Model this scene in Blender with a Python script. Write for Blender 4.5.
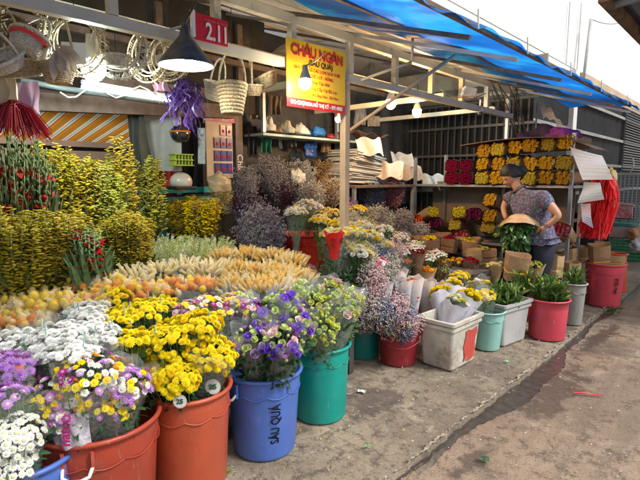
import bpy, math, random
from mathutils import Vector, Matrix, Quaternion
random.seed(7)
R = math.radians
for o in list(bpy.data.objects): bpy.data.objects.remove(o)
sc = bpy.context.scene
col = sc.collection

# ---------------------------------------------------------------- camera
EYE = 1.40
YAW, PITCH = R(43), R(-7.4)
cd = bpy.data.cameras.new('camera'); cam = bpy.data.objects.new('camera', cd); col.objects.link(cam)
cam.location = (0, 0, EYE); cam.rotation_euler = (R(90) + PITCH, 0, YAW)
cd.sensor_width = 36; cd.lens = 27; cd.clip_start = .05; cd.clip_end = 500
sc.camera = cam

# ---------------------------------------------------------------- world, sun, exposure
SUN_EL, SUN_AZ = R(52), R(75)          # azimuth measured from +Y towards +X
w = bpy.data.worlds.new('World'); sc.world = w; w.use_nodes = True
nt = w.node_tree; nt.nodes.clear()
wo = nt.nodes.new('ShaderNodeOutputWorld'); bg = nt.nodes.new('ShaderNodeBackground')
sky = nt.nodes.new('ShaderNodeTexSky'); sky.sky_type = 'NISHITA'; sky.sun_disc = False
sky.sun_elevation = SUN_EL; sky.sun_rotation = SUN_AZ; sky.dust_density = 3
hs_ = nt.nodes.new('ShaderNodeHueSaturation'); hs_.inputs['Saturation'].default_value = .18
nt.links.new(sky.outputs[0], hs_.inputs['Color']); nt.links.new(hs_.outputs[0], bg.inputs[0])
bg.inputs[1].default_value = .12; nt.links.new(bg.outputs[0], wo.inputs[0])
sl = bpy.data.lights.new('sun', 'SUN'); sl.energy = 2.1; sl.angle = R(14); sl.color = (1, .96, .9)
so = bpy.data.objects.new('sun', sl); col.objects.link(so)
sd = Vector((math.sin(SUN_AZ) * math.cos(SUN_EL), math.cos(SUN_AZ) * math.cos(SUN_EL), math.sin(SUN_EL)))
so.rotation_euler = sd.to_track_quat('Z', 'Y').to_euler()
sc.view_settings.view_transform = 'Standard'; sc.view_settings.look = 'None'
sc.view_settings.exposure = .58; sc.view_settings.gamma = 1
sc.cycles.use_denoising = True
sc.cycles.max_bounces = 7; sc.cycles.diffuse_bounces = 4; sc.cycles.transparent_max_bounces = 14
sc.cycles.caustics_reflective = False; sc.cycles.caustics_refractive = False
sc.cycles.sample_clamp_indirect = 6

# ---------------------------------------------------------------- survey helpers: a photo pixel + one known plane gives a place
_f = Vector((-math.sin(YAW) * math.cos(PITCH), math.cos(YAW) * math.cos(PITCH), math.sin(PITCH)))
_r = Vector((math.cos(YAW), math.sin(YAW), 0)); _u = _r.cross(_f)
def ray(x, y): return _f + _r * ((x - 320) / 480) + _u * ((240 - y) / 480)
E0 = Vector((0, 0, EYE))
def PZ(x, y, z=0.): d = ray(x, y); return E0 + d * ((z - EYE) / d.z)
def PX(x, y, X): d = ray(x, y); return E0 + d * (X / d.x)
def PY(x, y, Y): d = ray(x, y); return E0 + d * (Y / d.y)
def roofz(X): return 2.17 + .31 * (-1.15 - X)
def PR(x, y):
    d = ray(x, y); k = (2.17 - .31 * 1.15 - EYE) / (d.z + .31 * d.x); return E0 + d * k

# ---------------------------------------------------------------- materials
_m = {}
def mat(name, c=(.5, .5, .5), rough=.6, metal=0., var=.12, vs=8., bump=0., bs=60., trans=0., alpha=1., emit=0., spec=.5, c2=None, thr=None, sub=0., objv=0., sheen=0., coat=0.):
    """procedural material: base colour broken by noise, optional second colour in patches, bump, translucency"""
    if name in _m: return _m[name]
    m = bpy.data.materials.new(name); m.use_nodes = True; n = m.node_tree.nodes; l = m.node_tree.links; n.clear()
    out = n.new('ShaderNodeOutputMaterial'); b = n.new('ShaderNodeBsdfPrincipled')
    tc = n.new('ShaderNodeTexCoord')
    ns = n.new('ShaderNodeTexNoise'); ns.inputs['Scale'].default_value = vs; ns.inputs['Detail'].default_value = 5
    l.new(tc.outputs['Object'], ns.inputs['Vector'])
    mr = n.new('ShaderNodeMapRange'); mr.inputs[1].default_value = .3; mr.inputs[2].default_value = .7
    mr.inputs[3].default_value = 1 - var; mr.inputs[4].default_value = 1 + var; l.new(ns.outputs[0], mr.inputs[0])
    hv = n.new('ShaderNodeHueSaturation'); hv.inputs['Color'].default_value = (*c, 1)
    if c2 is not None:
        n2 = n.new('ShaderNodeTexNoise'); n2.inputs['Scale'].default_value = vs * .45; n2.inputs['Detail'].default_value = 8; n2.inputs['Roughness'].default_value = .65
        l.new(tc.outputs['Object'], n2.inputs['Vector'])
        r2 = n.new('ShaderNodeMapRange'); t = thr or .5; r2.inputs[1].default_value = t; r2.inputs[2].default_value = t + .1; l.new(n2.outputs[0], r2.inputs[0])
        mx = n.new('ShaderNodeMix'); mx.data_type = 'RGBA'; mx.inputs[6].default_value = (*c, 1); mx.inputs[7].default_value = (*c2, 1)
        l.new(r2.outputs[0], mx.inputs[0]); l.new(mx.outputs[2], hv.inputs['Color'])
    if objv:
        oi = n.new('ShaderNodeObjectInfo'); r3 = n.new('ShaderNodeMapRange'); r3.inputs[3].default_value = 1 - objv; r3.inputs[4].default_value = 1 + objv
        l.new(oi.outputs['Random'], r3.inputs[0]); mu = n.new('ShaderNodeMath'); mu.operation = 'MULTIPLY'
        l.new(r3.outputs[0], mu.inputs[0]); l.new(mr.outputs[0], mu.inputs[1]); l.new(mu.outputs[0], hv.inputs['Value'])
        r4 = n.new('ShaderNodeMapRange'); r4.inputs[3].default_value = .5 - objv * .06; r4.inputs[4].default_value = .5 + objv * .06
        l.new(oi.outputs['Random'], r4.inputs[0]); l.new(r4.outputs[0], hv.inputs['Hue'])
    else: l.new(mr.outputs[0], hv.inputs['Value'])
    l.new(hv.outputs[0], b.inputs['Base Color'])
    b.inputs['Roughness'].default_value = rough; b.inputs['Metallic'].default_value = metal
    b.inputs['Specular IOR Level'].default_value = spec; b.inputs['Coat Weight'].default_value = coat
    if sheen: b.inputs['Sheen Weight'].default_value = sheen
    if emit: b.inputs['Emission Color'].default_value = (*c, 1); b.inputs['Emission Strength'].default_value = emit
    if bump:
        nb = n.new('ShaderNodeTexNoise'); nb.inputs['Scale'].default_value = bs; nb.inputs['Detail'].default_value = 6; l.new(tc.outputs['Object'], nb.inputs['Vector'])
        bp = n.new('ShaderNodeBump'); bp.inputs['Strength'].default_value = bump; bp.inputs['Distance'].default_value = .02; l.new(nb.outputs[0], bp.inputs['Height']); l.new(bp.outputs[0], b.inputs['Normal'])
    last = b.outputs[0]
    if trans:
        tr = n.new('ShaderNodeBsdfTranslucent'); l.new(hv.outputs[0], tr.inputs[0]); ms = n.new('ShaderNodeMixShader'); ms.inputs[0].default_value = trans
        l.new(last, ms.inputs[1]); l.new(tr.outputs[0], ms.inputs[2]); last = ms.outputs[0]
    if alpha < 1:
        tp = n.new('ShaderNodeBsdfTransparent'); ms = n.new('ShaderNodeMixShader'); ms.inputs[0].default_value = alpha
        l.new(tp.outputs[0], ms.inputs[1]); l.new(last, ms.inputs[2]); last = ms.outputs[0]
    l.new(last, out.inputs[0]); _m[name] = m; return m

def plastic(name, c, wear=(.42, .36, .3)):
    """moulded plastic with vertical scuffs, dried mud splashes and rubbed spots"""
    m = mat('plastic_' + name, c, .4, var=.12, vs=5, bump=.06, bs=25); n = m.node_tree.nodes; l = m.node_tree.links
    b = next(x for x in n if x.type == 'BSDF_PRINCIPLED'); src = b.inputs['Base Color'].links[0].from_socket; g = n.new('ShaderNodeNewGeometry')
    def layer(src, scale, lo, hi, amt, colr, det=8):
        mp = n.new('ShaderNodeMapping'); mp.inputs['Scale'].default_value = scale; l.new(g.outputs['Position'], mp.inputs['Vector']); q = n.new('ShaderNodeTexNoise'); q.inputs['Scale'].default_value = 1; q.inputs['Detail'].default_value = det; q.inputs['Roughness'].default_value = .7; l.new(mp.outputs[0], q.inputs['Vector'])
        r = n.new('ShaderNodeMapRange'); r.inputs[1].default_value = lo; r.inputs[2].default_value = hi; r.inputs[4].default_value = amt; l.new(q.outputs[0], r.inputs[0]); x = n.new('ShaderNodeMix'); x.data_type = 'RGBA'; l.new(r.outputs[0], x.inputs[0]); l.new(src, x.inputs[6]); x.inputs[7].default_value = (*colr, 1); return x.outputs[2]
    s = layer(src, (26, 26, 3), .52, .75, .45, tuple(a * .55 + w_ * .1 for a, w_ in zip(c, wear)))
    s = layer(s, (60, 60, 14), .6, .72, .5, tuple(min(1, a * .6 + w_ * .7) for a, w_ in zip(c, wear)))
    s = layer(s, (9, 9, 7), .56, .68, .42, tuple(a * .4 + w_ * .28 for a, w_ in zip(c, wear)), 12)
    s = layer(s, (130, 130, 110), .66, .7, .8, (.09, .07, .05), 3); l.new(s, b.inputs['Base Color']); return m
def petal(name, c, t=.3, ov=.12): return mat('petal_' + name, c, .55, var=.1, vs=40, trans=t, objv=ov, spec=.25)

# ---------------------------------------------------------------- mesh builder
def basis(d, up=None):
    d = Vector(d).normalized(); q = d.to_track_quat('Z', 'Y'); return q.to_matrix()
class MB:
    def __init__(s): s.v = []; s.f = []; s.m = []; s.cur = 0; s.M = Matrix.Identity(4)
    def add(s, vs, fs):
        k = len(s.v); M = s.M; s.v += [tuple(M @ Vector(p)) for p in vs]; s.f += [tuple(i + k for i in f) for f in fs]; s.m += [s.cur] * len(fs); return s
    def tube(s, pts, r, n=6, cap=True):
        pts = [Vector(p) for p in pts]; rr = r if isinstance(r, (list, tuple)) else [r] * len(pts); V = []; F = []
        for i, p in enumerate(pts):
            d = (pts[min(i + 1, len(pts) - 1)] - pts[max(i - 1, 0)])
            if d.length < 1e-9: d = Vector((0, 0, 1))
            B = basis(d)
            if i == 0: X = B.col[0]
            else:
                dn = d.normalized(); X = (X - dn * X.dot(dn)); X = X.normalized() if X.length > 1e-6 else B.col[0]
            Y = d.normalized().cross(X)
            for k in range(n): a = 2 * math.pi * k / n; V.append(p + (X * math.cos(a) + Y * math.sin(a)) * rr[i])
        for i in range(len(pts) - 1):
            for k in range(n): k2 = (k + 1) % n; F.append((i * n + k, i * n + k2, (i + 1) * n + k2, (i + 1) * n + k))
        if cap and n > 2: F.append(tuple(range(n - 1, -1, -1))); F.append(tuple((len(pts) - 1) * n + k for k in range(n)))
        return s.add(V, F)
    def lathe(s, prof, n=32, c=(0, 0, 0), wob=None, close=False, tilt=None):
        V = []; F = []; c = Vector(c)
        for j, (r, z) in enumerate(prof):
            for k in range(n):
                a = 2 * math.pi * k / n; q = wob(a, j) if wob else 1
                p = Vector((r * q * math.cos(a), r * q * math.sin(a), z))
                if tilt: p = tilt @ p
                V.append(c + p)
        for j in range(len(prof) - 1):
            for k in range(n): k2 = (k + 1) % n; F.append((j * n + k, j * n + k2, (j + 1) * n + k2, (j + 1) * n + k))
        if close: F.append(tuple(range(n - 1, -1, -1))); F.append(tuple((len(prof) - 1) * n + k for k in range(n)))
        return s.add(V, F)
    def box(s, c, sz, rot=None, taper=1.):
        V = []
        for z in (-.5, .5):
            t = 1 if z < 0 else taper
            for x, y in ((-.5, -.5), (.5, -.5), (.5, .5), (-.5, .5)):
                p = Vector((x * sz[0] * t, y * sz[1] * t, z * sz[2])); p = rot @ p if rot else p; V.append(Vector(c) + p)
        return s.add(V, [(3, 2, 1, 0), (4, 5, 6, 7), (0, 1, 5, 4), (1, 2, 6, 5), (2, 3, 7, 6), (3, 0, 4, 7)])
    def beam(s, a, b, wd, h=None):
        a = Vector(a); b = Vector(b); d = b - a; h = h or wd; dn = d.normalized()
        sx = dn.cross(Vector((0, 0, 1))); sx = sx.normalized() if sx.length > 1e-4 else Vector((1, 0, 0)); sy = sx.cross(dn)
        V = [p + sx * (i * wd / 2) + sy * (j * h / 2) for p in (a, b) for i, j in ((-1, -1), (1, -1), (1, 1), (-1, 1))]
        return s.add(V, [(3, 2, 1, 0), (4, 5, 6, 7), (0, 1, 5, 4), (1, 2, 6, 5), (2, 3, 7, 6), (3, 0, 4, 7)])
    def ell(s, c, r, n=8, m=5, rot=None):
        r = r if isinstance(r, (tuple, list)) else (r, r, r); V = []; F = []; c = Vector(c)
        for j in range(1, m):
            t = math.pi * j / m
            for k in range(n):
                a = 2 * math.pi * k / n; p = Vector((r[0] * math.sin(t) * math.cos(a), r[1] * math.sin(t) * math.sin(a), r[2] * math.cos(t)))
                V.append(c + (rot @ p if rot else p))
        for p in (Vector((0, 0, r[2])), Vector((0, 0, -r[2]))): V.append(c + (rot @ p if rot else p))
        for j in range(m - 2):
            for k in range(n): k2 = (k + 1) % n; F.append((j * n + k, (j + 1) * n + k, (j + 1) * n + k2, j * n + k2))
        t = (m - 1) * n
        for k in range(n): k2 = (k + 1) % n; F.append((t, k, k2)); F.append((t + 1, (m - 2) * n + k2, (m - 2) * n + k))
        return s.add(V, F)
    def sheet(s, fn, nu, nv):
        V = [fn(i / nu, j / nv) for i in range(nu + 1) for j in range(nv + 1)]
        return s.add(V, [(i * (nv + 1) + j, (i + 1) * (nv + 1) + j, (i + 1) * (nv + 1) + j + 1, i * (nv + 1) + j + 1) for i in range(nu) for j in range(nv)])
    def leaf(s, p, d, L, W, nrm=None, droop=.2):
        p = Vector(p); d = Vector(d).normalized(); nn = Vector(nrm) if nrm else Vector((random.uniform(-1, 1), random.uniform(-1, 1), 1))
        sx = d.cross(nn); sx = sx.normalized() if sx.length > 1e-3 else Vector((1, 0, 0)); n2 = sx.cross(d)
        m1 = p + d * L * .35 + n2 * .05 * L; m2 = p + d * L * .7 - n2 * droop * L * .3; t = p + d * L - n2 * droop * L
        return s.add([p, m1 - sx * W / 2 + n2 * W * .15, m1 - n2 * W * .1, m1 + sx * W / 2 + n2 * W * .15, m2 - sx * W * .36 + n2 * W * .1, m2, m2 + sx * W * .36 + n2 * W * .1, t],
                     [(0, 2, 1), (0, 3, 2), (1, 2, 5, 4), (2, 3, 6, 5), (4, 5, 7), (5, 6, 7)])
    def mesh(s, name, mats, off=None, smooth=True):
        me = bpy.data.meshes.new(name); v = s.v
        if off is not None: v = [(a - off[0], b - off[1], c - off[2]) for a, b, c in v]
        me.from_pydata(v, [], s.f)
        for m in (mats if isinstance(mats, (list, tuple)) else [mats]): me.materials.append(m)
        me.polygons.foreach_set('material_index', s.m); me.polygons.foreach_set('use_smooth', [smooth] * len(s.f)); me.update(); return me
    def build(s, name, mats, parent=None, smooth=False, solid=0., bevel=0.):
        """vertices are world coordinates; a child is stored relative to its (unrotated) parents"""
        off = Vector((0, 0, 0)); q = parent
        while q: off += q.location; q = q.parent
        if parent is None:
            xs = [a[0] for a in s.v]; ys = [a[1] for a in s.v]; zs = [a[2] for a in s.v]
            off = Vector(((min(xs) + max(xs)) / 2, (min(ys) + max(ys)) / 2, min(zs)))
        me = s.mesh(name, mats, off, smooth); o = bpy.data.objects.new(name, me); col.objects.link(o)
        if parent: o.parent = parent
        else: o.location = off
        if solid: md = o.modifiers.new('s', 'SOLIDIFY'); md.thickness = solid; md.offset = 0
        if bevel: md = o.modifiers.new('b', 'BEVEL'); md.width = bevel; md.segments = 2; md.limit_method = 'ANGLE'
        return o

def thing(name, label, cat, loc=(0, 0, 0), group=None):
    o = bpy.data.objects.new(name, None); col.objects.link(o); o.location = loc; o.empty_display_size = .05
    o['label'] = label; o['category'] = cat
    if group: o['group'] = group
    return o
def tag(o, label, cat, group=None):
    o['label'] = label; o['category'] = cat
    if group: o['group'] = group
    return o
def struct(o): o['kind'] = 'structure'; return o
def inst(me, name, parent, loc, nrm=None, sc_=1., spin=None):
    o = bpy.data.objects.new(name, me); col.objects.link(o); o.parent = parent
    q = Quaternion((1, 0, 0, 0)) if nrm is None else Vector(nrm).to_track_quat('Z', 'Y')
    q = q @ Quaternion((0, 0, 1), random.uniform(0, 6.28) if spin is None else spin)
    s = sc_ if isinstance(sc_, (tuple, list)) else (sc_, sc_, sc_)
    o.matrix_basis = Matrix.LocRotScale(Vector(loc), q, Vector(s)); return o
def kids(o): return [c for c in KID.get(o.name, [])]
def copy_tree(o, parent=None):
    c = o.copy(); col.objects.link(c); c.parent = parent
    for ch in list(o.children): copy_tree(ch, c)
    return c
def text(body, size, m, parent, M, name='lettering', sx=1., font=None, bold=0.):
    cu = bpy.data.curves.new(name, 'FONT'); cu.body = body; cu.size = size; cu.align_x = 'CENTER'; cu.align_y = 'CENTER'; cu.extrude = .0006; cu.offset = bold; cu.resolution_u = 3
    t = bpy.data.objects.new(name, cu); me = bpy.data.meshes.new_from_object(t); bpy.data.objects.remove(t)
    me.materials.clear(); me.materials.append(m); o = bpy.data.objects.new(name, me); col.objects.link(o)
    o.parent = parent; o.matrix_basis = M @ Matrix.Diagonal((sx, 1, 1, 1)); return o
def face(dx, up=(0, 0, 1)):
    """matrix whose x = text direction, y = up"""
    x = Vector(dx).normalized(); y = Vector(up); y = (y - x * y.dot(x)).normalized(); z = x.cross(y)
    return Matrix((x, y, z)).transposed().to_4x4()
def J(a): return random.uniform(-a, a)
def JV(a): return Vector((J(a), J(a), J(a)))

# common materials
M_steel = mat('grey_steel', (.36, .38, .4), .45, .6, var=.2, bump=.05)
M_cream = mat('cream_painted_steel', (.62, .57, .45), .5, var=.12, vs=6, c2=(.36, .3, .22), thr=.62)
M_tanpost = mat('tan_painted_post', (.5, .36, .24), .5, var=.12, vs=9, c2=(.33, .25, .18), thr=.6)
M_rust = mat('rusty_steel', (.16, .12, .1), .7, .3, var=.3, vs=14)
M_dark = mat('dark_material', (.02, .02, .022), .7, var=.3)
M_black = mat('black_rubber', (.012, .012, .012), .5)
M_stem = mat('green_stem', (.1, .19, .05), .6, var=.2, objv=.1)
M_leaf = mat('green_leaf', (.06, .14, .03), .5, var=.3, vs=30, trans=.2, objv=.15)
M_leafd = mat('dark_leaf', (.03, .085, .03), .45, var=.3, vs=30, trans=.15, objv=.1)
M_leafy = mat('yellow_green_leaf', (.22, .28, .05), .5, var=.3, vs=30, trans=.25, objv=.1)
M_cello = mat('cellophane', (.8, .83, .85), .1, alpha=.1, spec=1., var=.05, coat=1., bump=.7, bs=35)
M_cello2 = mat('crinkled_sleeve', (.85, .88, .9), .08, alpha=.17, spec=1., var=.05, coat=1., bump=1., bs=22)
M_kraft = mat('kraft_paper', (.42, .27, .14), .75, var=.14, vs=12, bump=.25, bs=25, trans=.08, objv=.12)
M_kraftd = mat('dark_kraft_paper', (.2, .11, .06), .75, var=.2, vs=12, bump=.25, bs=25, objv=.1)
M_white = mat('white_paint', (.78, .78, .76), .5, var=.06)
M_whitep = mat('white_paper', (.74, .74, .72), .65, var=.08, bump=.2, bs=18, trans=.15)
M_wood = mat('old_wood', (.16, .1, .06), .75, var=.3, vs=9, bump=.2)
M_red = mat('red_paint', (.62, .03, .03), .45, var=.08)
M_yel = mat('yellow_band', (.8, .6, .03), .5)
# ================================================================ SETTING
def ground_material(name, base, dark, light, scale, wet=(), tyre=0.):
    m = bpy.data.materials.new(name); m.use_nodes = True; n = m.node_tree.nodes; l = m.node_tree.links; n.clear()
    out = n.new('ShaderNodeOutputMaterial'); b = n.new('ShaderNodeBsdfPrincipled'); g = n.new('ShaderNodeNewGeometry')
    def noise(s, d=8, r=.6, dist=0.):
        q = n.new('ShaderNodeTexNoise'); q.inputs['Scale'].default_value = s; q.inputs['Detail'].default_value = d; q.inputs['Roughness'].default_value = r; q.inputs['Distortion'].default_value = dist; l.new(g.outputs['Position'], q.inputs['Vector']); return q.outputs[0]
    def rng(v, a, b2, c=0., d=1.):
        q = n.new('ShaderNodeMapRange'); q.interpolation_type = 'SMOOTHSTEP'; q.inputs[1].default_value = a; q.inputs[2].default_value = b2; q.inputs[3].default_value = c; q.inputs[4].default_value = d; l.new(v, q.inputs[0]); return q.outputs[0]
    def mix(f, a, c):
        q = n.new('ShaderNodeMix'); q.data_type = 'RGBA'
        l.new(f, q.inputs[0])
        for k, x in ((6, a), (7, c)):
            if isinstance(x, tuple): q.inputs[k].default_value = (*x, 1)
            else: l.new(x, q.inputs[k])
        return q.outputs[2]
    c = mix(rng(noise(1.1 * scale), .38, .66), base, dark)
    c = mix(rng(noise(2.7 * scale, 10, .7, .6), .5, .68), c, light)
    c = mix(rng(noise(13 * scale, 12, .8), .5, .6, 0, .85), c, tuple(x * .42 for x in dark))
    c = mix(rng(noise(.55, 5, .6, .8), .5, .62, 0, .6), c, tuple(x * .8 for x in dark))
    c = mix(rng(noise(42, 8, .75), .52, .64, 0, .8), c, tuple(x * .4 for x in base))
    c = mix(rng(noise(120, 3, .6), .6, .7, 0, .6), c, tuple(min(1, x * 1.5) for x in light))
    vo = n.new('ShaderNodeTexVoronoi'); vo.feature = 'DISTANCE_TO_EDGE'; vo.inputs['Scale'].default_value = .62
    dn = n.new('ShaderNodeTexNoise'); dn.inputs['Scale'].default_value = 3.5; dn.inputs['Detail'].default_value = 8; l.new(g.outputs['Position'], dn.inputs['Vector']); vm = n.new('ShaderNodeVectorMath'); vm.operation = 'MULTIPLY_ADD'; l.new(dn.outputs['Color'], vm.inputs[0]); vm.inputs[1].default_value = (.45, .45, 0); l.new(g.outputs['Position'], vm.inputs[2]); l.new(vm.outputs[0], vo.inputs['Vector'])
    c = mix(rng(vo.outputs['Distance'], .0008, .0035, .0 if tyre else .6, 0), c, (.07, .055, .04))
    wetf = rng(noise(.9, 6, .6, .4), .55, .66, 0, .75)
    c2 = mix(wetf, c, tuple(x * .45 for x in base))
    if tyre:
        mp = n.new('ShaderNodeMapping'); mp.inputs['Scale'].default_value = (7, .45, 1); l.new(g.outputs['Position'], mp.inputs['Vector']); q = n.new('ShaderNodeTexNoise'); q.inputs['Scale'].default_value = 1; q.inputs['Detail'].default_value = 7; q.inputs['Distortion'].default_value = .5; l.new(mp.outputs[0], q.inputs['Vector'])
        c2 = mix(rng(q.outputs[0], .5, .64, 0, tyre), c2, tuple(x * .5 for x in base))
    for (cx, cy, rx, ry) in wet:
        mp = n.new('ShaderNodeMapping'); mp.inputs['Location'].default_value = (-cx / rx, -cy / ry, 0); mp.inputs['Scale'].default_value = (1 / rx, 1 / ry, 0); l.new(g.outputs['Position'], mp.inputs['Vector']); ln = n.new('ShaderNodeVectorMath'); ln.operation = 'LENGTH'; l.new(mp.outputs[0], ln.inputs[0])
        ad = n.new('ShaderNodeMath'); l.new(ln.outputs['Value'], ad.inputs[0]); l.new(rng(noise(7, 9, .7), .3, .7, -.6, .6), ad.inputs[1]); f = rng(ad.outputs[0], .55, 1.25, .8 if rx < .2 else .55, 0)
        c2 = mix(f, c2, (.075, .055, .045)); mxm = n.new('ShaderNodeMath'); mxm.operation = 'MAXIMUM'; l.new(wetf, mxm.inputs[0]); l.new(f, mxm.inputs[1]); wetf = mxm.outputs[0]
    l.new(c2, b.inputs['Base Color'])
    l.new(rng(wetf, 0, 1, .66, .22), b.inputs['Roughness'])
    bp = n.new('ShaderNodeBump'); bp.inputs['Strength'].default_value = .55; bp.inputs['Distance'].default_value = .012
    add = n.new('ShaderNodeMath'); l.new(noise(28, 12, .75), add.inputs[0]); l.new(rng(noise(90, 4, .6), .4, .7, 0, .5), add.inputs[1]); l.new(add.outputs[0], bp.inputs['Height'])
    l.new(bp.outputs[0], b.inputs['Normal']); l.new(b.outputs[0], out.inputs[0]); return m
M_pave = ground_material('stained_concrete', (.27, .212, .145), (.14, .108, .078), (.39, .32, .235), 1., wet=((-2.3, 2.2, .45, .9), (-1.75, 2.35, .16, .3), (-2.2, 5.6, .5, .6), (-1.35, 4.9, .12, .8)))
M_road = ground_material('dirty_road', (.31, .23, .165), (.19, .138, .1), (.4, .315, .24), .8, wet=((-.93, 3.35, .13, .55), (-.98, 2.2, .05, .2), (-1.0, 4.7, .08, .5)), tyre=.5)
M_roadg = ground_material('grey_road', (.3, .255, .22), (.21, .175, .15), (.39, .35, .31), 1., tyre=.35)
def wob(y, k=0): return .008 * math.sin(2.1 * y + k) + .004 * math.sin(9.7 * y + 2 * k) + .004 * math.sin(31. * y + k) + .003 * math.sin(67. * y + 3 * k) + .0025 * math.sin(151. * y)
# pavement with a ragged broken edge, drain channel, road
mb = MB(); ny = 400
def edge(y): return -1.185 + wob(y) + (.0 if y < 7 else -.02 * (y - 7) ** 1.4 * 0)
def pv(u, v):
    y = -3 + 43 * u ** 1.6 if False else -3 + 43 * u; e = edge(y)
    if v < .5: x = -14 + (e + 14) * (v / .5); return (x, y, 0)
    if v < .75: return (e + .004, y, -.012)
    return (e + .01, y, -.06)
mb.sheet(pv, ny * 9, 4)
struct(mb.build('pavement', M_pave, None, True))
mb = MB(); mb.sheet(lambda u, v: (edge(-3 + 43 * u) - (.010 + .008 * math.sin(u * 433) + .006 * math.sin(u * 1970) + .005 * math.sin(u * 7130)) * (1 - v) + .003, -3 + 43 * u, .004), 4000, 1)
struct(mb.build('kerb_edge', mat('chipped_pale_kerb', (.33, .3, .25), .8, var=.2, vs=30, bump=.6, bs=50, c2=(.17, .14, .1), thr=.48), None))
mb = MB()
def dr(y): return -1.10 + .03 * math.sin(1.9 * y + 1) + .02 * math.sin(7 * y) + (.06 * math.exp(-((y - 3.3) / .5) ** 2))
mb.sheet(lambda u, v: (-1.3 + v * (dr(-3 + 43 * u) + 1.34), -3 + 43 * u, -.034), 1200, 1)
struct(mb.build('drain_water', mat('dark_wet_drain', (.055, .047, .042), .3, var=.3, vs=20, bump=.12, bs=30, spec=.6), None))
mb = MB(); mb.sheet(lambda u, v: ((lambda y: (dr(y) + wob(y, 1.3) * 1.2 + v * (-.18 - dr(y)), y, -.03 + .009 * min(1, v * 3)))(-3 + 43 * u)), 1600, 8)
struct(mb.build('road', M_road, None, True))
mb = MB(); mb.sheet(lambda u, v: ((-.1 + (1 - v) * (-.09 + .03 * math.sin(3 * u * 43)), -3 + 43 * u, -.021 + .004 * min(1, 4 * v)) if False else (-.19 + .02 * math.sin(u * 129) + .012 * math.sin(u * 700) + v * 8, -3 + 43 * u, -.0165)), 1200, 1)
struct(mb.build('road_middle', M_roadg, None, True))
mb = MB(); mb.sheet(lambda u, v: (-60 + 120 * u, -40 + 160 * v, -.12), 2, 2)
struct(mb.build('ground', M_road, None))
# red wine coloured puddle and wet patches lying on the road
def blob(name, c, rx, ry, z, m, seed, ang=0.):
    rnd = random.Random(seed); ph = [rnd.uniform(0, 6.28) for _ in range(5)]; mb = MB(); V = [(c[0], c[1], z)]; n = 64
    for k in range(n):
        a = 2 * math.pi * k / n; q = 1 + .22 * math.sin(2 * a + ph[0]) + .16 * math.sin(3 * a + ph[1]) + .09 * math.sin(7 * a + ph[2]) + .05 * math.sin(13 * a + ph[3])
        x = rx * q * math.cos(a); y = ry * q * math.sin(a); V.append((c[0] + x * math.cos(ang) - y * math.sin(ang), c[1] + x * math.sin(ang) + y * math.cos(ang), z))
    mb.add(V, [(0, 1 + k, 1 + (k + 1) % n) for k in range(n)]); return struct(mb.build(name, m, None))
M_pud = mat('puddle_brown', (.05, .03, .03), .15, var=.25, vs=14, bump=.06, bs=20, spec=.6)
if 0: blob('puddle', c, .1, .42, -.0145, M_pud, 3, R(3))
if 0: blob('puddle', c, .035, .1, -.0145, mat('puddle_grey', (.1, .075, .05), .25, var=.25, vs=14, bump=.06, bs=20), 5, R(-15))

# ---------------------------------------------------------------- white building behind / beyond, with tan ledge
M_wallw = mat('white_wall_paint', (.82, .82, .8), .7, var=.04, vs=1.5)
M_ledge = mat('tan_ledge_concrete', (.5, .38, .26), .8, var=.15, vs=3, bump=.2)
bl = thing('white_building', 'tall white walled building with a tan ledge rising behind the stall', 'building', (-3, 18, 0))
zl = PX(600, 84, -3.0).z
mb = MB(); mb.box((-5.5, 17.3, (zl + 12) / 2 + .02), (5, 25.6, 12 - zl)); mb.build('wall', M_wallw, bl)
mb = MB(); mb.box((-5.51, 7.63, zl / 2 + 1.55), (5, 6.2, zl - 3.06)); mb.build('lower_wall', M_wallw, bl)
mb = MB(); mb.box((-3.02, 20.4, zl - .16), (.24, 19.2, .3)); mb.build('ledge', M_ledge, bl)
mb = MB(); mb.box((-4.3, 18.8, zl / 2 - .15), (2.4, 22.4, zl - .34)); mb.build('ground_floor_wall', mat('shaded_plaster', (.55, .54, .5), .8, var=.1, vs=2), bl)  # ground floor wall, greyer than the white wall above
for (x1, y1, x2, y2, r) in ((568, 0, 566, 66, .012), (578, 0, 577, 70, .012)):
    pi = MB(); a = PX(x1, y1, -2.96); b = PX(x2, y2, -2.96); pi.tube([(a.x, b.y, a.z), (b.x, b.y, b.z)], r, 5)
    pi.build('drain_pipe', mat('grey_pipe', (.72, .72, .72), .6), bl)
pa = PX(583, 72, -2.8); pb = PX(591, 19, -2.8)
pole = MB(); pole.tube([pa - Vector((0, 0, .4)), pb], .028, 8); tag(pole.build('cable_pole', mat('pole_grey', (.4, .41, .42), .5), None, True), 'thin grey pole standing above the tan ledge', 'pole')
mb = MB(); q1 = pb; q2 = PX(650, 4, -2.3)
mb.tube([q1.lerp(q2, t) - Vector((0, 0, .9 * t * (1 - t))) for t in [k / 12 for k in range(13)]], .008, 5)
tag(mb.build('cable', mat('cable_grey', (.3, .3, .3), .5), None, True), 'slack grey cable running from the ledge pole up to the roof opposite', 'cable')
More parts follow.
